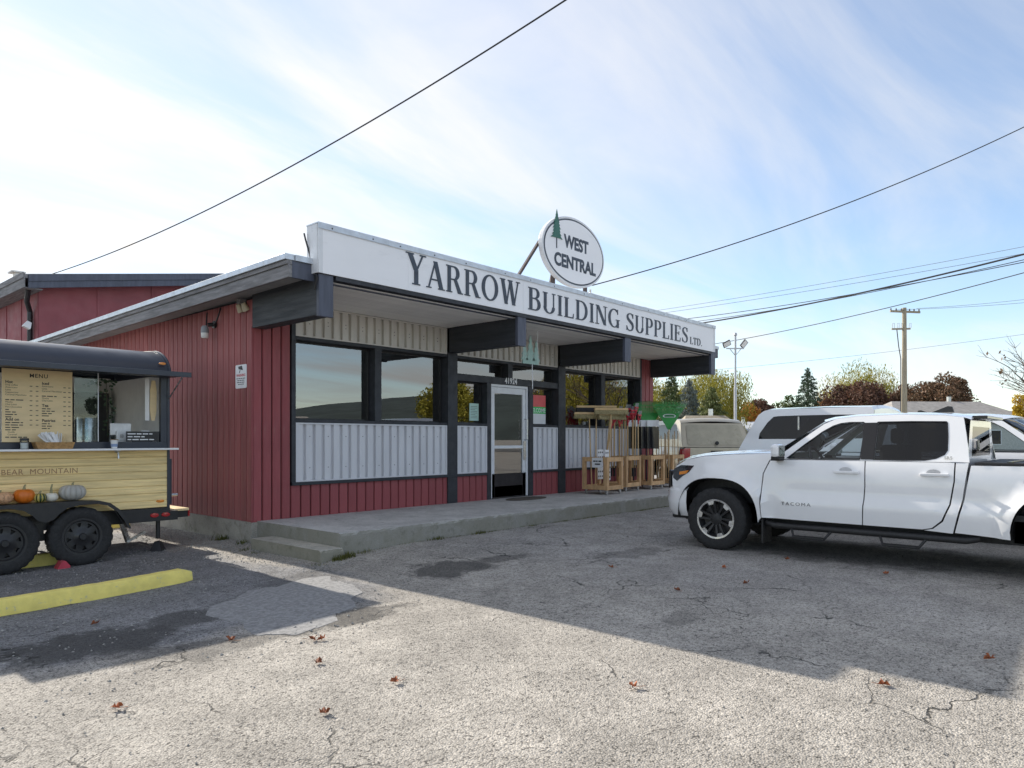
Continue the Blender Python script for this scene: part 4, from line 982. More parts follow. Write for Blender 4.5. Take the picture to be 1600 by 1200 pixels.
        if badges:
            xx = w_side(1.0, .60)
            if sd == -1:
                text('TACOMA', .054, Matrix.Translation((-xx - .004, -.85, .635)) @ SIDE, m_badge, 'badge', fd, bold=0.0, spacing=1.35, depth=.006, sx=1.25)
                text('SR5', .045, Matrix.Translation((-w_side(2.75, 1.21) - .012, -2.545, 1.212)) @ SIDE, m_steel, 'badge', R_, bold=.001, spacing=1.1, depth=.006, sx=1.0)
    # hood, cowl, windscreen, roof
    hz = hood[::-1]
    b = MB(); rows = []
    for s, z in [( -.64, 1.06), (-.60, 1.095), (-.48, 1.145), (-.34, 1.176), (-.20, 1.20), (.0, 1.216), (.20, 1.23), (.40, 1.238), (.60, 1.245), (.72, 1.25)]:
        wv = w_side(s, z) - .012; rows.append([(t * wv, -(s - .20 * (1 - t * t) * sstep(.2, -.64, s) - .16 * (1 - t * t) * sstep(.2, .72, s)), z + .006 + .05 * (1 - abs(t) ** 2.4) - .012 * math.exp(-((abs(t) - .62) / .09) ** 2)) for t in [k / 10 - 1 for k in range(21)]])
    b.grid(rows); b.build('hood', paint, R_)
    b = MB(); rows = []
    for s, z in ((-.64, 1.06), (-.69, .99), (-.715, .90), (-.71, .82), (-.68, .74)):
        wv = w_side(max(s, -.7), z) - .01; rows.append([(t * wv, -(s - .20 * (1 - t * t)), z + .03 * (1 - t * t)) for t in [k / 8 - 1 for k in range(17)]])
    b.grid(rows); b.build('front_panel', paint, R_)
    b = MB(); b.box(-.50, .50, .885, .925, .66, .99); gr = b.build('grille', m_gloss, R_, bevel=.02)
    for k in range(5):
        b = MB(); b.box(-.48, .48, .925, .935, .69 + k * .06, .705 + k * .06); b.build('grille_bar', m_plastic, gr)
    # bumper
    b = MB(); rows = []
    for dz, k in ((.78, .93), (.74, 1.0), (.60, 1.02), (.48, 1.0), (.40, .93)):
        rows.append([((.90 * k) * sin(a), .43 + .53 * k * cos(a) ** .75 if cos(a) > 0 else .43, dz) for a in [(-90 + i * 9) * pi / 180 for i in range(21)]])
    b.grid(rows); b.build('front_bumper', paint, R_)
    b = MB(); b.box(-.62, .62, .50, .80, .34, .42); b.build('lower_valance', m_plastic, R_, bevel=.02)
    b = MB(); rows = []
    for k in range(6):
        t = k / 5; s_ = .70 + .60 * t; z = 1.25 + .395 * t; wv = w_side(s_ + .06, z) - .05
        rows.append([(u * wv, -(s_ - .17 * (1 - u * u)), z + .012 * (1 - u * u)) for u in [i / 6 - 1 for i in range(13)]])
    b.grid(rows); b.build('windscreen', m_glass_clear, R_)
    b = MB(); rows = []
    for s, z in ((1.29, 1.63), (1.40, 1.663), (1.62, 1.690), (2.10, 1.699), (2.50, 1.684), (2.70, 1.655), (2.76, 1.63)):
        wv = w_side(s, z) - .004; rows.append([(u * wv, -(s - .17 * (1 - u * u) * sstep(1.9, 1.29, s)), z + .04 * (1 - abs(u) ** 2.6)) for u in [i / 8 - 1 for i in range(17)]])
    b.grid(rows); rf = b.build('roof', paint, R_)
    b = MB(); b.box(-.55, .55, -2.88, -2.74, 1.64, 1.675); b.build('brake_lamp_spoiler', m_gloss, rf, bevel=.008)
    b = MB(); b.prism([(2.25, 1.735), (2.48, 1.735), (2.46, 1.80), (2.42, 1.805)], lambda a, c, d: (d, -a, c), -.025, .025); b.build('shark_fin', m_plastic, rf)
    # cab back wall with rear window, interior
    b = MB(); P_, T3, _ = cdt([(-.86, 1.16), (.86, 1.16), (.66, 1.63), (-.66, 1.63)], [[(-.60, 1.24), (.60, 1.24), (.54, 1.56), (-.54, 1.56)]], .2, False); b.add([(a, -2.745, c) for a, c in P_], T3); b.box(-.86, .86, -2.745, -2.70, .45, 1.16); b.build('cab_back', paint, R_)
    b = MB(); b.box(-.60, .60, -2.743, -2.737, 1.24, 1.56); b.build('rear_window', m_glass_dark, R_)
    b = MB(); b.box(-.80, .80, -2.75, -.62, .44, .62); b.box(-.78, .78, -.95, -.62, .62, 1.13); b.box(-.80, .80, -2.69, -2.66, .6, 1.17); b.build('cabin_floor', m_seat, R_)
    b = MB()
    for sx in (-.40, .40):
        b.box(sx - .25, sx + .25, -1.85, -1.35, .62, .86); b.box(sx - .24, sx + .24, -2.02, -1.85, .70, 1.36); b.box(sx - .12, sx + .12, -2.03, -1.93, 1.37, 1.55)
    b.box(-.66, .66, -2.65, -2.5, .65, 1.32); b.box(-.68, .68, -2.6, -2.2, .62, .85); b.build('seats', m_seat, R_, bevel=.04)
    b = MB(); T = Matrix.Translation((-.40, -1.10, 1.16)) @ Matrix.Rotation(radians(62), 4, 'X'); b.lathe([(.185 + .016 * cos(a), .016 * sin(a)) for a in [2 * pi * k / 8 for k in range(8)]], 28, T, close=True); b.tube([T @ Vector((-.18, 0, 0)), T @ Vector((.18, 0, 0))], .02, 6); b.tube([T @ Vector((0, 0, 0)), (-.40, -.9, 1.06)], .03, 6); b.build('steering_wheel', m_seat, R_)
    b = MB(); b.box(-.60, .60, -4.85, .60, .33, .60); b.box(-.58, .58, -.5, .55, .6, 1.08); b.box(-.10, .10, -RA - .1, -RA + .1, .32, .48); b.box(-.8, .8, -.06, .06, .36, .44); b.box(-.8, .8, -RA - .06, -RA + .06, .36, .44); b.build('chassis', m_plastic, R_)
    for c in (FA, RA):      # dark arch liners
        for sd in sides:
            b = MB(); pts = [(c + a * .985, z * .985 + .01) for a, z in ARCH]; b.grid([[(sd * .60, -p[0], p[1]) for p in pts], [(sd * .915, -p[0], p[1]) for p in pts]], smooth=True); b.box(*sorted((sd * .58, sd * .60)), -c - .56, -c + .56, .35, .9); b.build('arch_liner', m_plastic, R_)
    # bed: floor, front, tailgate, cover or canopy
    b = MB(); b.box(-.86, .86, -4.93, -2.80, .60, .66); b.box(-.86, .86, -2.82, -2.79, .6, 1.12); b.build('bed_floor', m_plastic, R_)
    b = MB(); b.box(-.83, .83, -4.98, -4.93, .62, 1.15); tg = b.build('tailgate', paint, R_, bevel=.015)
    b = MB(); b.box(-.16, .16, -4.995, -4.98, 1.00, 1.07); b.build('tailgate_handle', m_plastic, tg)
    b = MB(); b.box(-.88, .88, -5.14, -4.99, .44, .62); b.build('rear_bumper', m_machined if not canopy else paint, R_, bevel=.03)
    if canopy is None:
        b = MB(); b.box(-.88, .88, -4.94, -2.81, 1.158, 1.185); cv = b.build('bed_cover', m_plastic, R_, bevel=.008)
        for s0 in (3.12, 3.62, 4.12, 4.62):
            b = MB(); b.box(-.87, .87, -s0 - .03, -s0 + .03, 1.186, 1.194); b.build('cover_hinge', m_gloss, cv)
        b = MB(); b.box(-.90, -.872, -4.93, -2.88, 1.158, 1.178); b.box(.872, .90, -4.93, -2.88, 1.158, 1.178); b.build('bed_rail', m_plastic, R_)
    else:
        zt_ = canopy
        cn = empty('x', 'x', 'x'); bpy.data.objects.remove(cn)
        def cw(z): return .90 - .10 * ((z - 1.16) / (zt_ - 1.16)) ** 1.5
        prof = [(4.98, 1.165), (4.66, zt_ - .10), (4.58, zt_ - .04), (4.48, zt_ - .01), (2.92, zt_ - .01), (2.88, zt_ - .06), (2.88, 1.165)]
        hole = smooth_poly([(4.50, 1.36), (4.68, 1.36), (4.44, zt_ - .14), (4.3, zt_ - .12), (3.05, zt_ - .12), (3.0, zt_ - .16), (3.0, 1.40), (3.05, 1.36)], 1)
        ca = None
        for sd in sides:
            b = MB(); skin_panel(b, prof, lambda s, z, d: (sd * (cw(z) - d), -s, z), (hole,), .15, .02); o = b.build('canopy_side', paint, R_)
            b = MB(); skin_panel(b, hole, lambda s, z, d: (sd * (cw(z) - .008 - d), -s, z), (), .2, 0); b.build('canopy_window', m_glass_dark, o)
            b = MB(); b.box(*sorted((sd * (cw(1.6) - .02), sd * (cw(1.6) + .006))), -4.0, -3.975, 1.40, zt_ - .14); b.build('window_divider', m_steel, o)
        b = MB(); rows = []
        for s, z in ((4.66, zt_ - .10), (4.58, zt_ - .04), (4.48, zt_ - .01), (3.6, zt_), (2.92, zt_ - .01), (2.88, zt_ - .06), (2.88, 1.2)):
            rows.append([(u * cw(z), -s, z + (.045 * (1 - u * u) if z > 1.3 else 0)) for u in [i / 6 - 1 for i in range(13)]])
        b.grid(rows); b.build('canopy_roof', paint, R_)
        b = MB(); P_, T3, _ = cdt([(-.90, 1.165), (.90, 1.165), (.81, zt_ - .10), (-.81, zt_ - .10)], step=.3, fill=False)
        f_ = lambda a, c: (a, -(4.98 - .32 * (c - 1.165) / (zt_ - 1.265)), c); b.add([f_(a, c) for a, c in P_], T3); b.build('canopy_rear', paint, R_)
        b = MB(); pp = smooth_poly(resample([(-.76, 1.21), (.76, 1.21), (.70, zt_ - .14), (-.70, zt_ - .14)], .16), 2); P_, T3, _ = cdt(pp, step=.3, fill=False)
        b.add([tuple(Vector(f_(a, c)) + Vector((0, -.012, .003))) for a, c in P_], T3); hd = b.build('rear_hatch', M('champagne_hatch', (.40, .36, .27), .35, var=.12, vscale=5) if paint is m_tanpaint else m_glass_dark, R_)
        b = MB(); b.lathe([(0, .02), (.045, .02), (.05, 0)], 12, Matrix.Translation((0, -4.985, 1.26)) @ Matrix.Rotation(pi / 2, 4, 'X')); b.build('hatch_handle', m_plastic, hd)
    return R_
trk = make_pickup('white crew-cab pickup with black bed cover parked nose to the porch', m_wpaint, badges=True)
trk.location = (3.60 + .955, -5.05, .035)
trk2 = make_pickup('white pickup with white canopy parked behind the nearest pickup', m_wpaint, canopy=1.86)
trk2.location = (6.55 + .955, -4.02 - 4.98, .10); trk2.rotation_euler = (0, 0, pi)
trk3 = make_pickup('champagne pickup with matching canopy seen from behind beyond the porch', m_tanpaint, canopy=1.86)
trk3.location = (11.75 + .64 * 4.98, -1.2 + .768 * 4.98, .10); trk3.rotation_euler = (0, 0, radians(-40))
# ------------------------------------------------------------------ food trailer
m_wood = M('varnished_pine', (0.86, 0.655, 0.31), 0.45, var=0.22, vscale=5, stretch=(.35, 1, 7), bump=.12, bscale=40, wear=(0.52, 0.32, 0.13), wear_amt=.5, wscale=7, rnd=.10)
m_navy = M('dark_navy_metal', (0.030, 0.036, 0.052), 0.36, var=0.1, vscale=3, rvar=.06)
m_board = M('light_plywood', (0.76, 0.58, 0.32), 0.55, var=0.08, vscale=3, stretch=(1, 1, 4))
m_inner = M('trailer_lining', (0.80, 0.79, 0.76), 0.6, var=.06)
m_brown = M('brown_print', (0.36, 0.19, 0.09), .6)
tr = empty('food_trailer', 'dark coffee trailer with pine plank side and open serving hatch', 'trailer')
TX0, TX1, TY0, TY1 = -5.4, -.94, .40, 2.35
nP = 8; ph = (1.325 - .575) / nP
for i in range(nP):
    b = MB(); z0 = .575 + i * ph; c = .006
    prof = [(TY0 + .006, z0), (TY0, z0 + c), (TY0, z0 + ph - c - .002), (TY0 + .006, z0 + ph - .002), (TY0 + .03, z0 + ph - .002), (TY0 + .03, z0)]
    b.prism(prof, lambda a, q, d: (d, a, q), TX0 + .05, TX1 - .035); b.build('plank', m_wood, tr)
def tbox(name, mat, *a, parent=tr, bevel=.003, **k):
    b = MB(); b.box(*a); return b.build(name, mat, parent, bevel=bevel, **k)
tbox('corner_post', m_navy, TX1 - .034, TX1, TY0 - .01, TY0 + .05, .50, 2.27); tbox('corner_post', m_navy, TX0, TX0 + .049, TY0 - .01, TY0 + .05, .50, 2.27)
tbox('floor', m_navy, TX0 + .01, TX1 - .01, TY0 + .035, TY1, .50, .57)
tbox('rear_wall', m_inner, TX1 - .05, TX1 - .02, TY0 + .06, TY1, .57, 2.3); tbox('rear_skin', m_navy, TX1 - .018, TX1 - .002, TY0 + .052, TY1, .55, 2.3)
tbox('far_wall', m_inner, -2.5, TX1 - .05, TY1 - .06, TY1 - .02, .57, 2.35); tbox('far_wall', m_inner, TX0 + .05, -2.502, TY1 - .06, TY1 - .02, .57, 1.2); tbox('inner_lining', m_inner, TX0 + .05, TX1 - .05, TY0 + .032, TY0 + .05, .575, 1.33)  # upper part left out at left: opening added to light the inside
tbox('chassis_rail', m_blackmetal, TX0, TX1 + .0, TY0 - .02, TY0 + .06, .40, .565); tbox('chassis_rail', m_blackmetal, TX0, TX1, TY1 - .1, TY1 - .02, .40, .5)
tbox('window_sill', m_navy, TX0 + .05, TX1 - .035, TY0 - .005, TY0 + .06, 1.332, 1.425)
tbox('window_jamb', m_navy, -1.055, -.976, TY0 - .004, TY0 + .05, 1.425, 2.27)
tbox('counter', m_white, TX0 + .3, TX1 + .015, TY0 - .24, TY0 - .006, 1.322, 1.345)
b = MB()   # barrel roof
prof = []
for i in range(13):
    t = i / 12 * pi / 2; prof.append((TY0 - .02 + .55 * (1 - cos(t)), 2.275 + .36 * sin(t)))
prof += [(1.35, 2.665), (TY1 - .5, 2.635)]
for i in range(1, 9): t = i / 8 * pi / 2; prof.append((TY1 - .5 + .52 * sin(t), 2.275 + .36 * cos(t)))
b.grid([[(TX0 - .02, y, z) for y, z in prof], [(TX1 - .0, y, z) for y, z in prof]]); inn = [(y + (.02 if y < 1.3 else -.02), z - .02) for y, z in prof]; b.grid([[(TX0 - .02, y, z) for y, z in inn], [(TX1, y, z) for y, z in inn]])
for X in (TX0 - .02, TX1): b.add([(X, y, z) for y, z in prof], [tuple(range(len(prof)))])
rf_ = b.build('roof', m_navy, tr)
b = MB(); b.tube([(TX1 + .0, y - .004 if y < 1.3 else y + .004, z + .004) for y, z in prof], .016, 8); b.build('roof_rim', m_navy, rf_)
b = MB(); b.lathe([(0, .018), (.02, .012), (.024, 0)], 12, Matrix.Translation((-1.03, .405, 2.44)) @ Matrix.Rotation(radians(75), 4, 'X') @ Matrix.Diagonal((2.0, .8, 1, 1))); b.build('marker_lamp', m_amber, rf_)
b = MB(); b.box(-3.62, TX1 + .03, TY0 - .56, TY0 - .01, 2.262, 2.292); b.box(-3.62, TX1 + .03, TY0 - .572, TY0 - .556, 2.235, 2.298); b.build('awning_flap', m_navy, tr, bevel=.004)
b = MB(); b.tube([(TX1 - .02, TY0 - .45, 2.262), (TX1 - .015, TY0 - .0, 1.98)], .009, 6); b.build('flap_strut', m_steel, tr)
text('BEAR  MOUNTAIN', .088, front_at(-2.79, TY0 - .0012, 1.055), m_brown, 'lettering', tr, depth=.001, spacing=1.08)
b = MB(); b.lathe([(0, .012), (.022, .010), (.025, 0)], 12, Matrix.Translation((-1.06, TY0 - .0, .655)) @ Matrix.Rotation(pi / 2, 4, 'X') @ Matrix.Diagonal((2.2, .8, 1, 1))); b.build('marker_lamp', m_amber, tr)
# tap under the counter
b = MB(); b.tube([(-1.60, TY0, 1.30), (-1.60, TY0 - .09, 1.295), (-1.60, TY0 - .10, 1.22)], .012, 8); b.tube([(-1.63, TY0 - .06, 1.315), (-1.56, TY0 - .06, 1.315)], .008, 6); b.tube([(-1.60, TY0 - .06, 1.315), (-1.60, TY0 - .06, 1.29)], .009, 6); b.build('tap', m_steel, tr)
# rear bumper, lights, door leaf, jack
b = MB(); b.box(TX1 + .0, TX1 + .10, TY0 - .02, TY1 - .05, .40, .52); bu = b.build('rear_bumper', m_blackmetal, tr, bevel=.006)
b = MB(); b.box(TX1 + .1, TX1 + .30, TY0 + .1, TY1 - .2, .50, .53); b.build('step_plate', m_board, tr)
b = MB(); b.box(TX1 + .101, TX1 + .30, TY0 + .14, TY0 + .22, .41, .498); b.build('step_arm', m_blackmetal, tr)
b = MB(); b.box(TX1 + .301, TX1 + .318, TY0 + .12, TY0 + .26, .42, .50); b.build('red_lens', m_redlens, tr)
for xx in (TX1 - .20, TX1 - .06):
    b = MB(); b.lathe([(0, .014), (.035, .012), (.04, 0)], 14, Matrix.Translation((xx, TY0 - .021, .478)) @ Matrix.Rotation(pi / 2, 4, 'X') @ Matrix.Diagonal((1.4, .75, 1, 1))); b.build('red_lens', m_redlens, tr)
b = MB(); b.box(TX1 + .012, TX1 + .055, TY0 + .06, TY0 + .95, .60, 1.20); dl = b.build('rear_door', m_navy, tr, bevel=.005)
b = MB(); b.box(TX1 + .056, TX1 + .075, TY0 + .16, TY0 + .30, .98, 1.14); b.tube([(TX1 + .06, TY0 + .12, .72), (TX1 + .15, TY0 + .12, .72)], .02, 8); b.build('latch', m_steel, dl)
b = MB(); b.tube([(TX1 - .10, TY0 + .12, .42), (TX1 - .10, TY0 + .12, .16)], .028, 10); b.lathe([(0, .16), (.045, .15), (.12, .0), (0, .0)], 4, Matrix.Translation((TX1 - .10, TY0 + .12, -.03))); b.build('jack_stand', m_blackmetal, tr)
b = MB(); b.bar((TX1 - .42, TY0 + .5, .40), (TX1 - .32, TY0 + .52, .10), .05); b.bar((TX1 - .34, TY0 + .5, .10), (TX1 - .12, TY0 + .48, .22), .03); b.build('folded_step', m_steel, tr)
# fender and wheels
WX = (-2.03, -2.80)
b = MB()
pf = [(-1.50, .36), (-1.55, .47), (-1.63, .60), (-1.74, .69), (-1.86, .725), (-2.05, .735), (-2.8, .735), (-3.0, .725), (-3.12, .67), (-3.22, .55), (-3.27, .36)]
b.grid([[(x, TY0 - .235, z) for x, z in pf], [(x, TY0 - .025, z) for x, z in pf]], smooth=True)
low = [(-1.53, .36), (-1.58, .46), (-1.66, .575), (-1.77, .66), (-1.88, .69), (-2.08, .685), (-2.2, .66), (-2.28, .60), (-2.34, .535), (-2.415, .51), (-2.49, .535), (-2.55, .60), (-2.63, .66), (-2.75, .69), (-2.95, .69), (-3.08, .64), (-3.18, .53), (-3.24, .36)]
b.prism([(x, z) for x, z in pf] + [(x, z) for x, z in reversed(low)], lambda a, c, d: (a, d, c), TY0 - .239, TY0 - .233)
b.build('fender', m_blackmetal, tr)
tw = []
for x in WX:
    root_t = empty('x', 'x', 'x'); 
    ty = wheel_parts(tr, 0, 0, -1, 'steel', R=.345, W=.21, rim=.205); bpy.data.objects.remove(root_t)
    # wheel built facing -x at the origin: turn it to face -y
    ty.matrix_local = Matrix.Translation((x, TY0 - .10, -.035)) @ Matrix.Rotation(pi / 2, 4, 'Z')
b = MB(); b.box(-2.9, -1.9, TY0 - .02, TY0 + .03, .28, .36); b.box(-2.46, -2.38, TY0 - .03, TY0 + .05, .3, .48); b.tube([(-2.03, TY0 - .1, .31), (-2.03, TY1, .31)], .035, 8); b.tube([(-2.8, TY0 - .1, .31), (-2.8, TY1, .31)], .035, 8); b.build('axle', m_blackmetal, tr)
# inside: black cabinet, shelf, far door
tbox('cupboard', m_blackmetal, -1.72, -1.10, TY1 - .30, TY1 - .07, 1.35, 2.12); tbox('far_counter', m_blackmetal, TX0 + .1, -1.1, TY1 - .55, TY1 - .305, .57, 1.38)
tbox('wall_shelf', m_blackmetal, -2.3, -1.75, TY1 - .25, TY1 - .065, 1.80, 1.82)
b = MB()
for x in (-2.28, -2.12, -1.94, -1.77): b.box(x, x + .014, TY1 - .24, TY1 - .226, 1.82, 2.15)
b.box(-2.28, -1.76, TY1 - .24, TY1 - .226, 2.13, 2.145); b.build('shelf_rack', m_blackmetal, tr)
b = MB(); b.box(-2.055, -1.80, TY0 - .002, TY0 + .004, 1.43, 2.262); b.build('sliding_pane', m_glass_clear, tr)
b = MB(); b.box(-1.80, -1.792, TY0 - .006, TY0 + .01, 1.43, 2.262); b.build('pane_edge', m_alu, tr)
b = MB(); b.box(TX0 + .1, TX1 - .1, TY0 - .0, TY0 + .05, 2.262, 2.30); b.build('window_header', m_navy, tr)
settle(tr)

mbd = empty('menu_board', 'plywood menu board with dark print filling the left of the hatch', 'menu board')
b = MB(); b.box(-2.785, -2.085, TY0 - .03, TY0 - .012, 1.425, 2.255); b.build('board', m_board, mbd, bevel=.002)
yy = TY0 - .0305
text('MENU', .062, front_at(-2.43, yy, 2.165), m_blk, 'lettering', mbd, align='CENTER', depth=.001, bold=.0008, spacing=1.15)
# headings and drinks that can be read are lettered (1 heading, 0 item); a number is the length of a line that cannot be read
colL = (('Hot', 1), ('Drip coffee', 0), ('Americano', 0), ('Latte', 0), ('Cappuccino', 0), ('Caramel Macchiato', 0), ('', 0), (.20, 0), ('Mocha', 0), ('Chai Latte', 0), ('Hot Chocolate', 0), (.06, 0), (.10, 0), (.11, 0), (.06, 0), ('Add on', 1), (.17, 0), (.17, 0), (.14, 0), (.10, 0), ('   Vanilla', 0), ('   Caramel', 0), (.21, 0))
colR = (('Iced', 1), ('Americano', 0), ('Latte', 0), ('Caramel Macchiato', 0), ('', 0), (.15, 0), ('Mocha', 0), ('Chai Latte', 0), ('', 0), ('Tea', 1), (.10, 0), (.13, 0), (.10, 0), (.07, 0), ('', 0), ('Pastries', 1), (.08, 0), (.10, 0), (.08, 0))
for col, x0 in ((colL, -2.755), (colR, -2.40)):
    z = 2.125
    for k, (s_, hd) in enumerate(col):
        z -= .036 if hd else .0275
        if isinstance(s_, float): print_marks(front_at(x0, yy, z), s_, .019, m_blk, 'print_line', mbd, 80 + k)
        elif s_: text(s_, .044 if hd else .026, front_at(x0, yy, z), m_blk, 'lettering', mbd, depth=.0008, bold=.0012 if hd else 0)
for x0 in (-2.52, -2.46, -2.18, -2.13):
    b = MB()
    for k in range(9): b.box(x0, x0 + .025, yy - .0005, yy + .001, 2.06 - k * .0555, 2.068 - k * .0555)
    b.build('price_column', m_blk, mbd)
settle(mbd)
# things on the hatch counter
def lathe_thing(name, label, cat, parts, loc):
    r = empty(name, label, cat)
    for n, prof, mat in parts:
        b = MB(); b.lathe(prof, 20); b.build(n, mat, r)
    r.location = loc; return r
m_ceramic = M('white_ceramic', (.75, .75, .74), .25); m_jar = M_glass('jar_glass', (.85, .88, .88), 1.45)
lathe_thing('sugar_jar', 'small glass sugar jar with dark lid on the hatch counter', 'jar', (('jar', [(0, 0), (.042, 0), (.045, .01), (.045, .085), (.036, .10)], m_jar), ('sugar', [(0, .004), (.039, .004), (.039, .07), (0, .074)], m_ceramic), ('lid', [(0, .125), (.042, .124), (.045, .118), (.045, .098), (.038, .096)], m_blackmetal)), (-2.60, TY0 - .14, 1.346))
lathe_thing('paper_cup', 'striped paper cup standing on the hatch counter by the tap', 'cup', (('cup', [(0, 0), (.032, 0), (.044, .10), (.047, .102), (.044, .104)], m_ceramic), ('blue_band', [(.0345, .02), (.0395, .055), (.0399, .055), (.035, .02)], M('blue_band', (.25, .33, .5), .5)), ('rim', [(.0445, .10), (.049, .108), (.0445, .112)], M('brown_rim', (.3, .2, .12), .5))), (-1.66, TY0 - .13, 1.346))
bs = empty('wicker_basket', 'shallow wicker basket holding napkins on the hatch counter', 'basket')
b = MB()
for k in range(7): z = .006 + k * .011; w_ = .17 + k * .004; b.tube([(w_ * sx, .085 * sy, z) for sx, sy in ((-1, -1), (1, -1), (1, 1), (-1, 1), (-1, -1))], .0062, 6)
b.box(-.165, .165, -.08, .08, 0, .006); b.build('basket', M('wicker', (.42, .25, .10), .7, var=.3, vscale=40), bs); bs.location = (-2.31, TY0 - .125, 1.346)
npk = empty('napkin_holder', 'white holder with stir sticks and napkins standing in the basket', 'napkin holder')
b = MB(); b.box(-.10, .10, -.05, .05, 0, .055); b.build('tray', m_ceramic, npk, bevel=.008)
rr = random.Random(9)
b = MB()
for k in range(14): x = -.085 + k * .009; b.bar((x, rr.uniform(-.03, .03), .05), (x * 1.9 - .03, rr.uniform(-.04, .04), rr.uniform(.14, .19)), .006, .03)
b.build('napkins', m_white, npk)
b = MB()
for k in range(6): x = .03 + k * .011; b.tube([(x, 0, .05), (x + rr.uniform(0, .06), rr.uniform(-.02, .02), .15)], .003, 5)
b.build('stir_sticks', m_board, npk); npk.location = (-2.27, TY0 - .125, 1.362)
pos = empty('card_reader_tablet', 'white tablet register with square logo facing out of the hatch', 'tablet')
b = MB(); b.box(-.125, .125, .0, .02, .09, .24); b.build('tablet', m_ceramic, pos, bevel=.008)
b = MB(); b.box(-.06, .055, -.035, -.005, .015, .145); st_ = b.build('stand', m_ceramic, pos, bevel=.006)
b = MB()
for x0, x1, z0, z1 in ((-.02, .016, .06, .064), (-.02, .016, .092, .096), (-.02, -.016, .064, .092), (.012, .016, .064, .092), (-.008, .004, .073, .083)): b.box(x0, x1, -.037, -.035, z0, z1)
b.build('square_logo', m_blk, st_); b = MB(); b.box(-.08, .08, -.03, .08, 0, .014); b.build('base', m_ceramic, pos); pos.location = (-1.48, TY0 + .16, 1.42)
till = empty('receipt_printer', 'black receipt printer beside the white tablet in the hatch', 'printer')
b = MB(); b.box(-.10, .10, -.08, .1, 0, .12); b.build('body', m_plastic, till, bevel=.012); b = MB(); b.box(-.05, .05, -.082, -.06, .09, .15); b.build('paper', m_white, till); till.location = (-1.20, TY0 + .2, 1.42)
ns = empty('counter_notice', 'small black notice with white writing standing below the tablet', 'notice')
b = MB(); b.box(-.20, .20, 0, .012, 0, .13); b.build('panel', m_blk, ns)
for i, w_ in enumerate((.30, .24, .32)): print_marks(front_at(-.185, -.001, .092 - i * .036), w_, .024, m_white, 'print_line', ns, 70 + i)
ns.location = (-1.275, TY0 - .005, 1.427)
lathe_thing('coffee_urn', 'stainless steel coffee urn behind the hatch pane', 'urn', (('urn', [(0, 0), (.11, 0), (.11, .30), (.10, .32), (.0, .33)], m_steel), ('lid', [(0, .36), (.02, .355), (.095, .335), (.105, .32)], m_blackmetal), ('foot', [(0, -.06), (.09, -.06), (.09, 0)], m_blackmetal)), (-1.79, TY0 + .42, 1.42))
vn = empty('hanging_plant', 'trailing leafy plant hanging inside the trailer hatch', 'plant')
b = MB(); rr = random.Random(4)
for k in range(70):
    if k < 26: x, z = -1.86 + k * .014, 2.20 - .02 * sin(k) - abs(k - 20) * .002
    else: x, z = -1.60 + rr.uniform(-.03, .03), 2.18 - (k - 26) * .0155
    a = rr.uniform(0, 6.3); p = Vector((x + .035 * cos(a), TY0 + .25 + .03 * sin(a), z + rr.uniform(-.02, .02))); d = Vector((cos(a), sin(a) * .6, rr.uniform(-.6, .2))).normalized() * .045; q = d.cross(Vector((0, 1, .3))).normalized() * .018
    b.add([p, p + d * .5 + q, p + d, p + d * .5 - q], [(0, 1, 2, 3)])
b.build('leaves', M('dark_leaf', (.03, .06, .025), .5), vn); b = MB(); b.tube([(-1.9, TY0 + .25, 2.22), (-1.62, TY0 + .25, 2.2), (-1.60, TY0 + .25, 1.48)], .004, 5); b.build('stem', M('stem', (.06, .05, .02), .7), vn); settle(vn)
cb = empty('hanging_cutting_board', 'long wooden paddle board hanging at the right hatch jamb', 'board')
b = MB(); b.prism(smooth_poly([(-1.155, 1.70), (-1.075, 1.70), (-1.07, 2.22), (-1.15, 2.22)], 1), lambda a, c, d: (a, d, c), TY0 + .08, TY0 + .10); b.build('paddle', m_board, cb); b = MB(); b.box(-1.215, -1.165, TY0 + .08, TY0 + .09, 1.70, 2.24); b.build('label_strip', m_inner, cb); settle(cb)

# squashes on the trailer fender
def squash(name, label, cat, loc, rx, rz, ribs, depth, mat, stemmat, stem_h=.04, rough=0.0, tilt=0):
    r = empty(name, label, cat, 'squashes on the trailer fender'); b = MB(); n = ribs * 6; rows = []
    for i in range(15):
        a = -pi / 2 + pi * i / 14; rows.append([])
        for k in range(n + 1):
            t = 2 * pi * k / n; g = 1 - depth * (1 - abs(cos(ribs * t / 2)) ** .7) ; dip = 1 - .18 * max(0, sin(a)) ** 8
            q = 1 + rough * (mnoise.noise(Vector((cos(t) * 9, sin(t) * 9, a * 6))))
            rr_ = rx * max(.02, cos(a)) ** .8 * g * q; rows[-1].append((rr_ * cos(t), rr_ * sin(t), rz + rz * sin(a) * dip * q))
    b.grid(rows); b.build('body', mat, r)
    b = MB(); b.tube([(0, 0, rz * 1.75), (.006, .004, rz * 1.85 + stem_h * .6), (.02, .008, rz * 1.85 + stem_h)], [.018, .010, .008], 7); b.build('stalk', stemmat, r)
    r.location = loc; r.rotation_euler = (0, tilt, .3); return r
m_stalk = M('dry_stalk', (.28, .26, .14), .8)
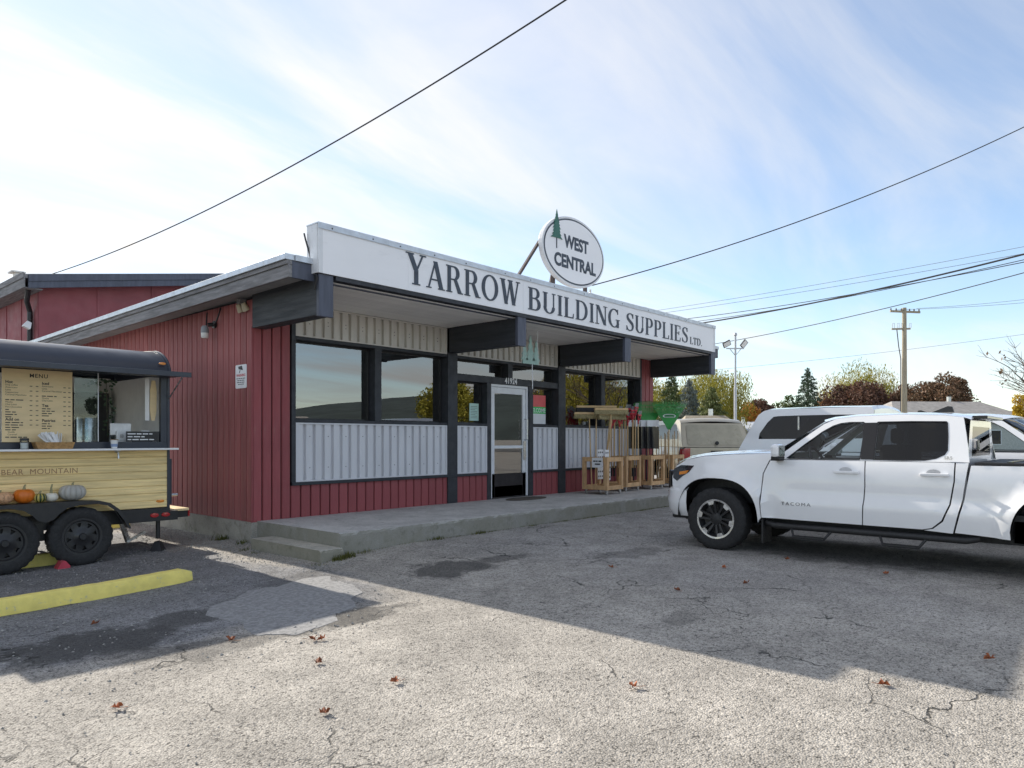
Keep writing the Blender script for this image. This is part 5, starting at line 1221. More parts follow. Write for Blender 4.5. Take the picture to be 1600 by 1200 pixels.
def striped(name, c1, c2, ribs):
    m, nt, bs_ = new_mat(name); tc = nd(nt, 'ShaderNodeTexCoord'); sp = nd(nt, 'ShaderNodeSeparateXYZ'); nt.links.new(tc.outputs['Object'], sp.inputs[0])
    an = mth(nt, 'MULTIPLY', mth(nt, 'ARCTAN2', sp.outputs[1], sp.outputs[0]), float(ribs))
    f = mth(nt, 'ADD', mth(nt, 'SINE', an), mth(nt, 'MULTIPLY', mth(nt, 'SUBTRACT', noise_tex(nt, tc.outputs['Object'], 30, 4), .5), 2.0))
    nt.links.new(mixc(nt, rng(nt, f, -.2, .3), c1, c2), bs_.inputs['Base Color']); bs_.inputs['Roughness'].default_value = .45; return m
FY = TY0 - .13
squash('warty_gourd', 'knobbly pale orange gourd at the far left of the trailer fender', 'gourd', (-2.83, FY, .738), .125, .072, 9, .03, M('warty_skin', (.62, .36, .20), .6, var=.35, vscale=30, bump=1.0, bscale=60), m_stalk, .02, .12)
squash('orange_pumpkin', 'bright orange pumpkin on the trailer fender', 'pumpkin', (-2.60, FY - .0, .738), .105, .085, 10, .06, M('pumpkin_skin', (.66, .16, .012), .4, var=.12, vscale=8), m_stalk, .05)
squash('striped_gourd', 'small dark green and yellow striped gourd on the trailer fender', 'gourd', (-2.455, FY - .03, .738), .068, .055, 10, .10, striped('striped_skin', (.03, .055, .02), (.50, .40, .10), 10), m_stalk, .03)
squash('white_pumpkin', 'small white pumpkin with tall stalk on the trailer fender', 'pumpkin', (-2.335, FY, .738), .072, .054, 8, .04, M('white_skin', (.72, .69, .60), .45, var=.06), m_stalk, .10)
squash('grey_pumpkin', 'large ribbed blue-grey pumpkin on the trailer fender', 'pumpkin', (-2.115, FY + .0, .738), .142, .098, 12, .13, M('grey_skin', (.40, .39, .36), .55, var=.1, vscale=9), m_stalk, .03)

# wheel chock and yellow parking stops
b = MB(); b.prism([(-2.30, -.035), (-2.17, -.035), (-2.17, -.01), (-2.215, .05), (-2.25, .06)], lambda a, c, d: (a, d, c), TY0 - .24, TY0 - .10); tag(settle(b.build('wheel_chock', M('red_plastic', (.50, .05, .08), .5, var=.2))), 'red plastic chock under the trailer wheel', 'wheel chock')
m_yellow = M('worn_yellow_paint', (0.86, 0.72, 0.20), .75, var=.10, vscale=8, bump=.7, bscale=70, wear=(.45, .44, .38), wear_amt=.95, wscale=12)
def parking_stop(p0, p1, label):
    p0 = Vector(p0); p1 = Vector(p1); d = (p1 - p0); L = d.length; d.normalize(); q = Vector((-d.y, d.x, 0)); b = MB(); rows = []; n = 26
    for i in range(n + 1):
        t = i / n; e = min(t * L, (1 - t) * L); k = 1 - .25 * max(0, 1 - e / .05) ** 2; p = p0 + d * L * t; row = []
        for a, z in ((-.085, 0), (-.083, .03), (-.068, .115), (-.05, .132), (.05, .132), (.068, .115), (.083, .03), (.085, 0)):
            j = .004 * mnoise.noise(Vector((p.x * 9, p.y * 9, z * 30 + a * 20))); row.append(tuple(p + q * (a * k + j) + Vector((0, 0, z * k + j + ground_z(p.x, p.y)))))
        rows.append(row)
    b.grid(rows, smooth=True); b.add(rows[0], [tuple(range(8))]); b.add(rows[-1], [tuple(reversed(range(8)))]); return tag(settle(b.build('parking_stop', m_yellow)), label, 'parking stop', 'yellow concrete parking stops')
parking_stop((-4.2, -1.97, 0), (-1.62, -1.68, 0), 'long worn yellow concrete parking stop in front of the food trailer')
parking_stop((-3.6, .62, 0), (-1.72, .62, 0), 'yellow concrete parking stop behind the trailer wheel')
parking_stop((-1.35, 3.4, 0), (.0 - .3, 3.5, 0), 'sunlit yellow parking stop seen under the trailer chassis')

# ------------------------------------------------------------------ crates of garden tools on the porch
m_pine = M('rough_pine', (0.58, 0.36, 0.18), .65, var=.2, vscale=5, stretch=(3, 3, 1), bump=.2, bscale=50, rnd=.12)
m_handle = M('ash_handle', (.58, .39, .19), .5, var=.12, vscale=4, rnd=.1); m_castor = M('castor_steel', (.45, .45, .46), .35, metal=.8)
def crate(x0, x1, y0, y1, label, z0=.425, z1=1.09):
    r = empty('tool_crate', label, 'crate', 'rolling wooden tool crates'); t = .07
    for x in (x0, x1 - t):
        for y in (y0, y1 - t): b = MB(); b.box(x, x + t, y, y + t, z0, z1); b.build('corner_post', m_pine, r, bevel=.003)
    for z in (z0 + .002, z1 - .09):
        for y in (y0 + .003, y1 - .04): b = MB(); b.box(x0 + t, x1 - t, y, y + .037, z, z + .085); b.build('rail', m_pine, r, bevel=.003)
        for x in (x0 + .003, x1 - .04): b = MB(); b.box(x, x + .037, y0 + t, y1 - t, z, z + .085); b.build('rail', m_pine, r, bevel=.003)
    b = MB(); b.box(x0 + .042, x1 - .042, y0 + .042, y1 - .042, z0 + .01, z0 + .03); b.build('bottom', m_pine, r)
    for x in (x0 + .06, x1 - .06):
        for y in (y0 + .06, y1 - .06):
            b = MB(); b.lathe([(0, .012), (.034, .012), (.036, 0), (.034, -.012), (0, -.012)], 14, Matrix.Translation((x + .015, y, .368)) @ Matrix.Rotation(pi / 2, 4, 'X')); b.box(x - .02, x + .025, y - .02, y - .016, .36, z0); b.box(x - .02, x + .025, y + .016, y + .02, .36, z0); b.build('castor', m_castor, r)
    return settle(r)
crate(7.06, 7.66, -1.07, -.45, 'wooden crate on castors with a white card, nearest the door')
crate(8.12, 8.72, -.85, -.25, 'second wooden tool crate, holding the red-headed rakes')
crate(9.02, 9.62, -.93, -.33, 'third wooden tool crate, holding the boxed black shovels')
crate(9.95, 10.5, -.95, -.35, 'fourth wooden tool crate, partly hidden by the white pickup')
cs = empty('crate_card', 'white card with black print on the front crate', 'sign')
b = MB(); b.box(7.03, 7.036, -.98, -.72, .88, 1.08); b.build('card', m_white, cs)
b = MB()
for i, (z, ya_, yb_) in enumerate(((1.01, -.95, -.88), (1.01, -.86, -.82), (1.01, -.81, -.75), (.95, -.92, -.79))): b.box(7.0285, 7.0295, ya_, yb_, z - .014, z + .014)
b.build('print_line', m_blk, cs); settle(cs)
for k, (ya_, label) in enumerate(((-.95, 'white dotted card standing at the front of the first crate'), (-.62, 'white dotted card standing at the back of the first crate'))):
    dc = empty('dotted_card', label, 'card', 'dotted cards in the first crate'); b = MB(); b.box(7.16 + .22 * k, 7.50 + .22 * k - .14, ya_, ya_ + .004, .62, 1.24); b.build('card', m_white, dc)
    for i in range(3):
        for j in range(6):
            b = MB(); b.lathe([(0, .0015), (.02, .0015), (.02, 0)], 12, Matrix.Translation((7.20 + .22 * k + i * .065, ya_ - .0002, .68 + j * .10)) @ Matrix.Rotation(pi / 2, 4, 'X')); b.build('dot', m_blk, dc)
    settle(dc)
m_bristle = M('broom_bristle', (.33, .27, .14), .9, var=.4, vscale=60, bump=.8, bscale=200); m_redtool = M('red_tool_paint', (.48, .02, .035), .4); m_tine = M('grey_tines', (.42, .44, .47), .4, metal=.5)
m_greenpl = M('green_plastic', (.035, .30, .055), .4, var=.1); m_dkbristle = M('dark_bristle', (.03, .03, .032), .9, var=.3, vscale=50)
rr = random.Random(21)
def broom(x, y, top, lean, label, bm, w_=.60, yaw=0.0):
    r = empty('push_broom', label, 'broom', 'push brooms in the first crate'); b = MB(); b.tube([(0, 0, 0), (lean, 0, top)], .0125, 8); b.build('handle', m_handle, r)
    b = MB(); b.box(lean - w_ / 2, lean + w_ / 2, -.035, .035, top - .01, top + .035); b.build('head', m_handle, r, bevel=.006)
    b = MB()
    for i in range(int(w_ / .016)):
        xx = lean - w_ / 2 + .01 + i * .016
        for yy_ in (-.022, 0, .022): b.add([(xx - .009, yy_, top - .01), (xx + .009, yy_, top - .01), (xx + .011 + rr.uniform(-.01, .01), yy_ * 1.7, top - .085 - rr.uniform(0, .02)), (xx - .011 + rr.uniform(-.01, .01), yy_ * 1.7 + .008, top - .085 - rr.uniform(0, .02))], [(0, 1, 2, 3)])
    b.build('bristles', bm, r); r.location = (x, y, .46); r.rotation_euler = (0, 0, yaw); return r
broom(7.20, -.60, 1.52, -.06, 'push broom with upright handle at the left of the first crate', m_bristle, .62, -.75)
broom(7.30, -.94, 1.60, .06, 'push broom with pale wooden head, front of the first crate', m_bristle, .72, -.62)
broom(7.34, -.78, 1.55, .16, 'push broom leaning right in the first crate', m_bristle, .62, -.85)
broom(7.30, -.62, 1.66, .02, 'push broom with black bristles at the back of the first crate', m_dkbristle, .85, -.70)
broom(7.24, -.84, 1.50, .22, 'push broom with strongly leaning handle in the first crate', m_bristle, .62, -.5)
for i in range(13):
    r = empty('garden_rake', 'red-headed garden rake standing head up in the second crate', 'rake', 'red-headed rakes in the second crate'); h = 1.26 + .06 * (i % 4) + i * .008
    b = MB(); b.tube([(0, 0, 0), (.01 * (i % 2), 0, h)], .0125, 8); b.build('handle', m_handle, r)
    b = MB(); b.tube([(0, 0, .18), (0, 0, .74 * .5)], .0165, 8); b.build('black_sleeve', m_plastic, r); r.children[-1].location.z = .22
    b = MB(); b.tube([(0, 0, h - .02), (0, 0, h + .12)], .018, 8)
    for sx in (-1, 1): b.tube([(0, 0, h + .02), (sx * .05, -.02, h + .10), (sx * .075, -.03, h + .17)], .011, 6)
    b.box(-.085, .085, -.045, -.02, h + .155, h + .19); b.build('red_head', m_redtool, r)
    b = MB()
    for k in range(7): xx = -.075 + k * .025; b.tube([(xx, -.035, h + .18), (xx, -.05, h + .27)], .0045, 5)
    b.build('tines', m_tine, r)
    r.location = (8.34 + i * .027 + .03 * (i % 2), -.33 - .040 * i + .02 * (i % 3), .455); r.rotation_euler = (0, 0, rr.uniform(-.4, .4))
for i in range(4):
    r = empty('boxed_snow_shovel', 'black shovel blade with white label standing in the third crate', 'shovel', 'black shovels in the third crate'); b = MB()
    rows = [[(sx * .5 * .26, .03 * (1 - sx * sx), z) for sx in (-1, -.5, 0, .5, 1)] for z in (.78, 1.28)]; b.grid(rows); b.build('blade', m_gloss, r)
    b = MB(); rows = [[(sx * .5 * .262, .03 * (1 - sx * sx) - .004, z) for sx in (-1, -.5, 0, .5, 1)] for z in (1.285, 1.43)]; b.grid(rows); b.build('white_label', m_white, r)
    b = MB(); b.tube([(0, .03, 0), (0, .03, .80)], .014, 8); b.build('shaft', m_plastic, r)
    r.location = (9.12 + i * .06, -.42 - .13 * i, .46); r.rotation_euler = (0, 0, -.75 + rr.uniform(-.2, .2))
for i, (x, y, yaw, label) in enumerate(((9.78, -.95, -.80, 'large green plastic leaf rake with white emblem, fan side up'), (9.55, -.55, -.55, 'dark green leaf rake fan half hidden behind the front one'))):
    r = empty('leaf_rake', label, 'rake', 'green leaf rakes'); b = MB(); b.tube([(0, .02, 0), (0, .02, 1.30)], .012, 8); b.build('handle', m_handle, r); W_ = .40
    for k in range(25):
        t = (k - 12) / 12; b = MB(); x1 = t * W_; zt_ = 1.86 - .06 * t * t
        b.bar((t * .03, 0, 1.24), (x1, -.02, zt_), .013, .011, (0, 1, 0)); b.bar((x1, -.02, zt_), (x1 + t * .01, -.075, zt_ + .025), .007, .007, (0, 1, 0)); b.build('tine', m_greenpl, r)
    b = MB(); b.prism([(-.035, 1.22), (.035, 1.22), (.235, 1.60), (-.235, 1.60)], lambda a, c, d: (a, d, c), .004, .012)
    for zz, ww in ((1.70, .305), (1.78, .35)): b.bar((-ww, -.008, zz), (ww, -.008, zz), .012, .014)
    b.build('fan_web', m_greenpl, r)
    if i == 0:
        b = MB(); pp = [(-.13, 1.50), (.13, 1.50), (.155, 1.535), (.12, 1.56), (.05, 1.575), (-.05, 1.575), (-.12, 1.56), (-.155, 1.535)]; inn = [(a * .86, 1.537 + (c - 1.537) * .74) for a, c in pp]
        P_, T3, _ = cdt(pp, [inn], .5, False); b.add([(a, -.022, c) for a, c in P_], T3); b.build('emblem_ring', m_white, r); b = MB(); b.prism([(a * .98, 1.537 + (c - 1.537) * .98) for a, c in inn], lambda a, c, d: (a, d, c), -.0205, -.012); b.build('emblem_ground', M('emblem_green', (.02, .16, .04), .5), r)
    r.location = (x, y, .46); r.rotation_euler = (0, 0, yaw)
for i in range(10):
    b = MB(); hh = rr.uniform(.95, 1.2); b.tube([(0, 0, 0), (rr.uniform(-.05, .05), 0, hh)], .010, 6); o = tag(b.build('wooden_stake', m_handle), 'thin wooden stake standing upright behind the green leaf rakes', 'stake', 'wooden stakes in the fourth crate'); o.location = (9.72 + i * .085, -.85 + .3 * rr.random(), .46)
# ------------------------------------------------------------------ background: where a bearing from the lot meets a distance
_a = radians(48.5256); _R = Vector((cos(_a), -sin(_a), 0)); _F = Vector((sin(_a), cos(_a), 0)); _C = Vector((-5.007, -9.183, 0))
def at(u, Z, z=0.1): p = _C + _R * ((u - 800) / 1120 * Z) + _F * Z; p.z = z; return p
def hgt(v, Z): return 1.46 + (686 - v) / 1120 * Z
def leaf_mat(name, c1, c2, trans=.25):
    m, nt, b_ = new_mat(name); tc = nd(nt, 'ShaderNodeTexCoord'); g = nd(nt, 'ShaderNodeNewGeometry')
    n1 = noise_tex(nt, tc.outputs['Object'], 1.1, 4); n2 = mth(nt, 'ADD', mth(nt, 'MULTIPLY', n1, .6), mth(nt, 'MULTIPLY', g.outputs['Random Per Island'], .4))
    c = mixc(nt, rng(nt, n2, .3, .68), c1, c2); nt.links.new(c, b_.inputs['Base Color']); b_.inputs['Roughness'].default_value = .6; b_.inputs['Specular IOR Level'].default_value = .25
    out = nt.nodes['Material Output']; tl = nd(nt, 'ShaderNodeBsdfTranslucent'); nt.links.new(c, tl.inputs[0]); mx = nd(nt, 'ShaderNodeMixShader'); mx.inputs[0].default_value = trans
    nt.links.new(b_.outputs[0], mx.inputs[1]); nt.links.new(tl.outputs[0], mx.inputs[2]); nt.links.new(mx.outputs[0], out.inputs[0]); return m
m_bark = M('bark', (.10, .08, .06), .9, var=.3, vscale=8, stretch=(3, 3, .6), bump=.6, bscale=20)
def leaf_cloud(name, P, size, mat, parent, rg, flat=0.0, droop=0.0):
    n = len(P); P = np.asarray(P); a = rg.normal(size=(n, 3)); a[:, 2] *= (1 - flat); a /= np.linalg.norm(a, axis=1, keepdims=True) + 1e-9
    bb_ = rg.normal(size=(n, 3)); bb_ -= a * (a * bb_).sum(1, keepdims=True); bb_ /= np.linalg.norm(bb_, axis=1, keepdims=True) + 1e-9
    if droop: a = a * .35; a[:, 2] -= droop; a /= np.linalg.norm(a, axis=1, keepdims=True); bb_ -= a * (a * bb_).sum(1, keepdims=True); bb_ /= np.linalg.norm(bb_, axis=1, keepdims=True) + 1e-9
    s = size * rg.uniform(.6, 1.3, (n, 1)); L = a * s; W_ = bb_ * s * (.5 if not droop else .22)
    V = np.stack([P - L, P + W_, P + L, P - W_], 1).reshape(-1, 3); Fc = np.arange(n * 4).reshape(n, 4)
    me = bpy.data.meshes.new(name); me.vertices.add(n * 4); me.vertices.foreach_set('co', V.ravel()); me.loops.add(n * 4); me.loops.foreach_set('vertex_index', Fc.ravel()); me.polygons.add(n); me.polygons.foreach_set('loop_start', np.arange(n) * 4)
    me.update(calc_edges=True); me.materials.append(mat); o = bpy.data.objects.new(name, me); link(o); o.parent = parent; return o
def tree(label, loc, h, r, mat, kind='round', n=5000, leaf=.16, seed=1, group='trees beyond the lot', cat='tree', name='tree', low=.18):
    rg = np.random.default_rng(seed); T = empty(name, label, cat, group); rd = random.Random(seed); b = MB()
    if kind == 'conifer':
        b.tube([(0, 0, 0), (0, 0, h * .5), (0, 0, h * .97)], [h * .022, h * .014, .02], 7); P = []
        nb = int(26 + h * 9)
        for i in range(nb):
            t = (i + rd.random()) / nb; z = h * (low * .5 + (1 - low * .5) * t); L = r * (1 - t) ** .8 * rd.uniform(.65, 1.12) + .08; az = i * 2.399 + rd.uniform(-.4, .4)
            e = Vector((cos(az) * L, sin(az) * L, z - L * .22 + L * L * .03)); s = Vector((0, 0, z)); b.tube([s, s.lerp(e, .5) + Vector((0, 0, -.03 * L)), e], [.02, .012, .005], 4, cap=False)
            k = max(4, int(n / nb * (L / r) * 1.7))
            for q in rg.uniform(.12, 1.0, k) ** .8:
                p = s.lerp(e, q); sp = .05 + .20 * L * (1.05 - q); P.append((p.x + rg.normal() * sp, p.y + rg.normal() * sp, p.z + rg.normal() * sp * .45 - .04))
        b.build('trunk', m_bark, T); leaf_cloud('crown', P, leaf, mat, T, rg, droop=.45 if kind == 'conifer' else 0)
    else:
        b.tube([(0, 0, 0), (.05, .02, h * .3), (0, .05, h * .6)], [h * .03, h * .022, h * .012], 8); cl = []
        nb = 22 if kind == 'round' else 26
        for i in range(nb):
            az = i * 2.399; t = (i + .5) / nb; el = math.asin(min(1, -.35 + 1.35 * t)); q = rd.uniform(.55, .95); cz = h * (1 + low) / 2; rz = h * (1 - low) / 2
            c = Vector((cos(az) * cos(el) * r * q, sin(az) * cos(el) * r * q, cz + sin(el) * rz * q)); cl.append((c, r * rd.uniform(.22, .42)))
            s = Vector((0, .03, h * rd.uniform(.22, .5))); b.tube([s, s.lerp(c, .5) + Vector((0, 0, .08 * h)), c], [.035, .022, .008], 5, cap=False)
        P = []
        for c, cr in cl:
            k = int(n / nb); d = rg.normal(size=(k, 3)); d /= np.linalg.norm(d, axis=1, keepdims=True); rad = cr * rg.uniform(.25, 1.08, (k, 1)) ** .6; p = np.array(c) + d * rad
            if kind == 'willow': p[:, 2] -= rg.exponential(.16 * h, k) * (rg.random(k) < .6)
            P.append(p)
        P = np.concatenate(P); P[:, 2] = np.maximum(P[:, 2], .15); b.build('trunk', m_bark, T); leaf_cloud('crown', P, leaf, mat, T, rg, droop=.5 if kind == 'willow' else 0)
    T.location = loc; return T
l_yel = leaf_mat('yellow_green_leaf', (.20, .20, .03), (.36, .31, .05)); l_pine = leaf_mat('pine_needle', (.045, .075, .03), (.12, .15, .055), .1); l_blue = leaf_mat('blue_spruce_needle', (.09, .12, .11), (.20, .23, .21), .1)
l_grn = leaf_mat('pale_conifer_needle', (.08, .11, .035), (.20, .22, .08), .1); l_org = leaf_mat('orange_leaf', (.33, .13, .02), (.50, .24, .05)); l_red = leaf_mat('dark_red_leaf', (.07, .04, .03), (.17, .09, .06)); l_spr = leaf_mat('spruce_needle', (.03, .06, .035), (.08, .12, .07), .1)  # the broad conifer's needles are pale green by themselves
l_rus = leaf_mat('russet_leaf', (.10, .07, .04), (.22, .13, .08)); l_gold = leaf_mat('golden_leaf', (.45, .30, .02), (.62, .45, .06)); l_mid = leaf_mat('green_leaf', (.05, .08, .025), (.12, .15, .05))
tree('tall yellow-green willow behind the conifers right of the store', at(1108, 62), hgt(572, 62), 3.6, l_yel, 'willow', 20400, 0.136, 11, low=.1)
tree('pale yellow tree at the store wall, left of the conifers', at(1022, 66), hgt(590, 66), 3.0, l_yel, 'willow', 11900, 0.150, 12, low=.1)
tree('dark green pine nearest the store wall', at(1050, 54), hgt(586, 54), 2.3, l_pine, 'conifer', 16150, 0.116, 13)
tree('blue-grey spruce among the conifers', at(1077, 51), hgt(594, 51), 1.7, l_blue, 'conifer', 14450, 0.102, 14)
tree('broad pale green conifer in front of the willow', at(1112, 49), hgt(606, 49), 2.3, l_grn, 'conifer', 18700, 0.109, 15)
tree('thin sparse conifer beside the lamp post', at(1145, 64), hgt(602, 64), .9, l_pine, 'conifer', 2550, 0.109, 16)
tree('orange autumn shrub left of the lamp post base', at(1132, 74), hgt(640, 74), 1.6, l_org, 'round', 4250, 0.136, 17, cat='shrub', name='shrub', low=.05)
tree('orange autumn shrub right of the lamp post', at(1166, 76), hgt(634, 76), 1.8, l_org, 'round', 4420, 0.136, 18, cat='shrub', name='shrub', low=.05)
tree('small dark red tree showing above the white canopy', at(1190, 84), hgt(622, 84), 1.9, l_red, 'round', 5100, 0.150, 19)
tree('lone dark spruce standing against the sky', at(1262, 76), hgt(576, 76), 3.0, l_spr, 'conifer', 15300, 0.150, 20)
tree('low green tree left of the lone spruce', at(1232, 88), hgt(622, 88), 1.9, l_mid, 'round', 4250, 0.150, 21)
tree('small orange tree right of the lone spruce', at(1283, 82), hgt(627, 82), 1.4, l_org, 'round', 3060, 0.136, 22)
tree('wide yellow-green willow left of the utility pole', at(1345, 92), hgt(582, 92), 5.6, l_yel, 'willow', 23800, 0.190, 23, low=.08)
tree('dark red tree in front of the wide willow', at(1338, 78), hgt(599, 78), 3.8, l_red, 'round', 13600, 0.163, 24, low=.05)
tree('small dark red tree just behind the utility pole', at(1412, 80), hgt(606, 80), 2.4, l_red, 'round', 7650, 0.163, 25, low=.05)
tree('russet tree behind the grey-roofed house', at(1463, 76), hgt(591, 76), 4.0, l_rus, 'round', 16150, 0.163, 26, low=.05)
tree('dark green conifer right of the russet tree', at(1497, 82), hgt(590, 82), 1.9, l_spr, 'conifer', 8500, 0.150, 27)
tree('golden autumn tree at the right edge', at(1606, 44), hgt(612, 44), 1.0, l_gold, 'round', 5100, 0.088, 28, low=.15)
# bare tree reaching in from the right
T = empty('bare_tree', 'nearly bare tree with a few russet leaves reaching in from the right', 'tree'); rd = random.Random(31); b = MB(); tips = []
def limb(p, d, L, r_, dep):
    pts = [p]; q = p.copy(); dd = d.copy()
    for i in range(4): dd = (dd + Vector((rd.uniform(-.22, .22), rd.uniform(-.22, .22), rd.uniform(-.12, .18)))).normalized(); q = q + dd * L / 4; pts.append(q.copy())
    b.tube(pts, [r_, r_ * .85, r_ * .7, r_ * .55, r_ * .4], 5, cap=False)
    if dep == 0: tips.append(q); return
    for i in range(3 if dep > 1 else 4):
        k = rd.choice((2, 3, 4)); az = rd.uniform(0, 6.28); nd_ = (dd + Vector((cos(az), sin(az), rd.uniform(-.3, .5))) * .75).normalized(); limb(pts[k], nd_, L * rd.uniform(.55, .75), r_ * .5, dep - 1)
limb(Vector((0, 0, 0)), Vector((0, 0, 1)), 2.4, .13, 0); tips.clear()
for i in range(7): az = i * .9; limb(Vector((0, 0, 1.6 + .35 * i * .6)), Vector((cos(az), sin(az), .55)).normalized(), 1.5, .05, 3)
b.build('branches', m_bark, T); rg = np.random.default_rng(5); P = [tuple(t + Vector((rd.gauss(0, .05), rd.gauss(0, .05), rd.gauss(0, .05)))) for t in tips for k in range(2) if rd.random() < .10]; leaf_cloud('leaves', P, .07, l_rus, T, rg); T.location = at(1672, 20)

# houses
def house(label, loc, yaw, w_, d_, hw, rise, wallm, roofm, hip=0.0):
    H = empty('house', label, 'house', 'houses beyond the lot'); b = MB(); b.box(-w_ / 2, w_ / 2, -d_ / 2, d_ / 2, 0, hw); b.build('wall', wallm, H); o = .45
    b = MB(); a, c = w_ / 2 + o, d_ / 2 + o; b.add([(-a, -c, hw), (a, -c, hw), (a, c, hw), (-a, c, hw), (-a + hip, 0, hw + rise), (a - hip, 0, hw + rise), (-a, -c, hw - .18), (a, -c, hw - .18), (a, c, hw - .18), (-a, c, hw - .18)], [(0, 1, 5, 4), (2, 3, 4, 5), (1, 2, 5), (3, 0, 4), (0, 6, 7, 1), (1, 7, 8, 2), (2, 8, 9, 3), (3, 9, 6, 0), (6, 9, 8, 7)]); R2 = b.build('roof', roofm, H)
    b = MB(); b.box(w_ * .12, w_ * .12 + .25, .3, .55, hw + rise * .5, hw + rise + .45); b.build('chimney_pipe', m_steel, R2)
    for sx in (-.28, .22):
        b = MB(); b.box(sx * w_ - .6, sx * w_ + .6, -d_ / 2 - .03, -d_ / 2 - .005, .95, 2.05); wd = b.build('window', m_glass_dark, H); b = MB()
        for x0, x1, z0, z1 in ((-.68, .68, 2.05, 2.13), (-.68, .68, .87, .95), (-.68, -.6, .95, 2.05), (.6, .68, .95, 2.05)): b.box(sx * w_ + x0, sx * w_ + x1, -d_ / 2 - .05, -d_ / 2 - .004, z0, z1)
        b.build('frame', m_white, wd)
    H.location = loc; H.rotation_euler = (0, 0, yaw); return H
m_rf1 = M('brown_shingle', (.27, .23, .17), .9, var=.25, vscale=3, bump=.5, bscale=12); m_rf2 = M('grey_shingle', (.30, .28, .26), .9, var=.2, vscale=3, bump=.5, bscale=12); m_sidg = M('pale_siding', (.55, .54, .50), .7); m_sido = M('olive_siding', (.30, .29, .20), .7)
house('low brown-roofed house beyond the champagne pickup', at(1102, 47), radians(-48), 2.9, 3.6, 1.95, .95, m_sido, m_rf1, .6)
house('pale blue-grey roofed shed left of the lamp post base', at(1152, 66), radians(-48), 4.6, 5.0, 2.2, .75, m_sidg, M('pale_metal_roof', (.50, .52, .54), .5), 0)
house('grey-roofed house with white gable behind the pickups', at(1462, 62), radians(-44), 11.5, 7.0, 2.9, 1.7, m_sidg, m_rf2, 2.2)
house('low grey-roofed house at the far right', at(1590, 66), radians(-30), 9.0, 7.0, 2.7, 1.25, m_sidg, m_rf2, 1.8)

# ------------------------------------------------------------------ poles and wires
m_galv = M('galvanised_pole', (.50, .51, .53), .45, metal=.4, var=.08); m_polewood = M('weathered_pole_wood', (.34, .30, .22), .85, var=.25, vscale=4, stretch=(4, 4, .4)); m_wire = M('black_cable', (.02, .02, .022), .6); m_wire2 = M('grey_cable', (.22, .23, .25), .6)
lp = empty('lamp_post', 'thin grey lamp post with two floodlights beyond the store', 'lamp post'); Zp = 30; p0 = at(1149, Zp); hh = hgt(524, Zp) - .1
b = MB(); b.tube([(0, 0, 0), (0, 0, hh * .62)], .06, 10); b.tube([(0, 0, hh * .62), (0, 0, hh)], .042, 10); b.lathe([(0, .10), (.06, .10), (.075, 0), (.05, -.02)], 10, Matrix.Translation((0, 0, hh))); b.build('pole', m_galv, lp)
b = MB(); b.bar(tuple(-_R * .38 + Vector((0, 0, hh - .55))), tuple(_R * .36 + Vector((0, 0, hh - .55))), .05)
for sx in (-1, 1): b.bar(tuple(_R * .22 * sx + Vector((0, 0, hh - .58))), (0, 0, hh - .85), .03)
b.build('cross_arm', m_galv, lp)
for sx, tl in ((-1, .5), (1, -.9)):
    b = MB(); c = _R * .36 * sx + Vector((0, 0, hh - .36)); T4 = Matrix.Translation(c) @ Matrix.Rotation(-_a, 4, 'Z') @ Matrix.Rotation(tl * sx, 4, 'Y') @ Matrix.Rotation(.5, 4, 'X'); b.box(-.17, .17, -.03, .03, -.12, .12, T4); o = b.build('floodlight', m_blackmetal, lp, bevel=.01); b = MB(); b.box(-.145, .145, -.034, -.0305, -.095, .095, T4); b.build('lens', m_ceramic, o)
lp.location = p0
up = empty('utility_pole', 'wooden utility pole with cross-arm and cutouts behind the pickups', 'utility pole'); Zp = 48; hh = hgt(481, Zp) - .1
b = MB(); b.tube([(0, 0, 0), (0, 0, hh)], [.20, .135], 12); b.build('pole', m_polewood, up)
b = MB(); b.bar(tuple(-_R * .95 + Vector((0, 0, hh - .22)) + _F * .0), tuple(_R * 1.05 + Vector((0, 0, hh - .30))), .11, .13); b.build('cross_arm', m_polewood, up)
b = MB(); b.bar(tuple(-_R * .85 + Vector((0, 0, hh - 1.42))), tuple(_R * .40 + Vector((0, 0, hh - 1.40))), .09, .11); b.build('cross_arm', m_polewood, up)
for k, sx in enumerate((-.9, -.55, -.2, .35, .65, .98)):
    b = MB(); b.lathe([(0, 0), (.035, 0), (.055, .05), (.03, .08), (.05, .11), (.02, .17), (0, .17)], 8, Matrix.Translation(_R * sx + Vector((0, 0, hh - .18 - .035 * (sx + 1))))); b.build('insulator', M('brown_porcelain', (.09, .06, .05), .3), up)
for sx in (-.80, -.48, -.22, .32):
    b = MB(); c = _R * sx + Vector((0, 0, hh - 1.36)); b.tube([c, c + Vector((0, 0, .30)), c + _R * .13 + Vector((0, 0, .33)), c + _R * .13 + Vector((0, 0, .02))], .022, 6); b.build('fuse_cutout', m_galv, up)
b = MB(); c = -_R * .5; b.tube([c + Vector((0, 0, hh - 1.45)), c * .75 + Vector((0, 0, hh - 2.6)), -_R * .24 + Vector((0, 0, hh - 3.4)), -_R * .23 + Vector((0, 0, .2))], .03, 6); b.build('riser_cable', m_wire, up); up.location = at(1413, Zp)
def wire(label, P0, P1, sag, r_, mat=m_wire, n=40, group=None):
    P0 = Vector(P0); P1 = Vector(P1); b = MB(); b.tube([P0.lerp(P1, i / n) - Vector((0, 0, sag * 4 * (i / n) * (1 - i / n))) for i in range(n + 1)], r_, 6); return tag(b.build('overhead_wire', mat), label, 'wire', group or 'overhead wires')
def pt(u, v, Z): q = at(u, Z); q.z = hgt(v, Z); return q
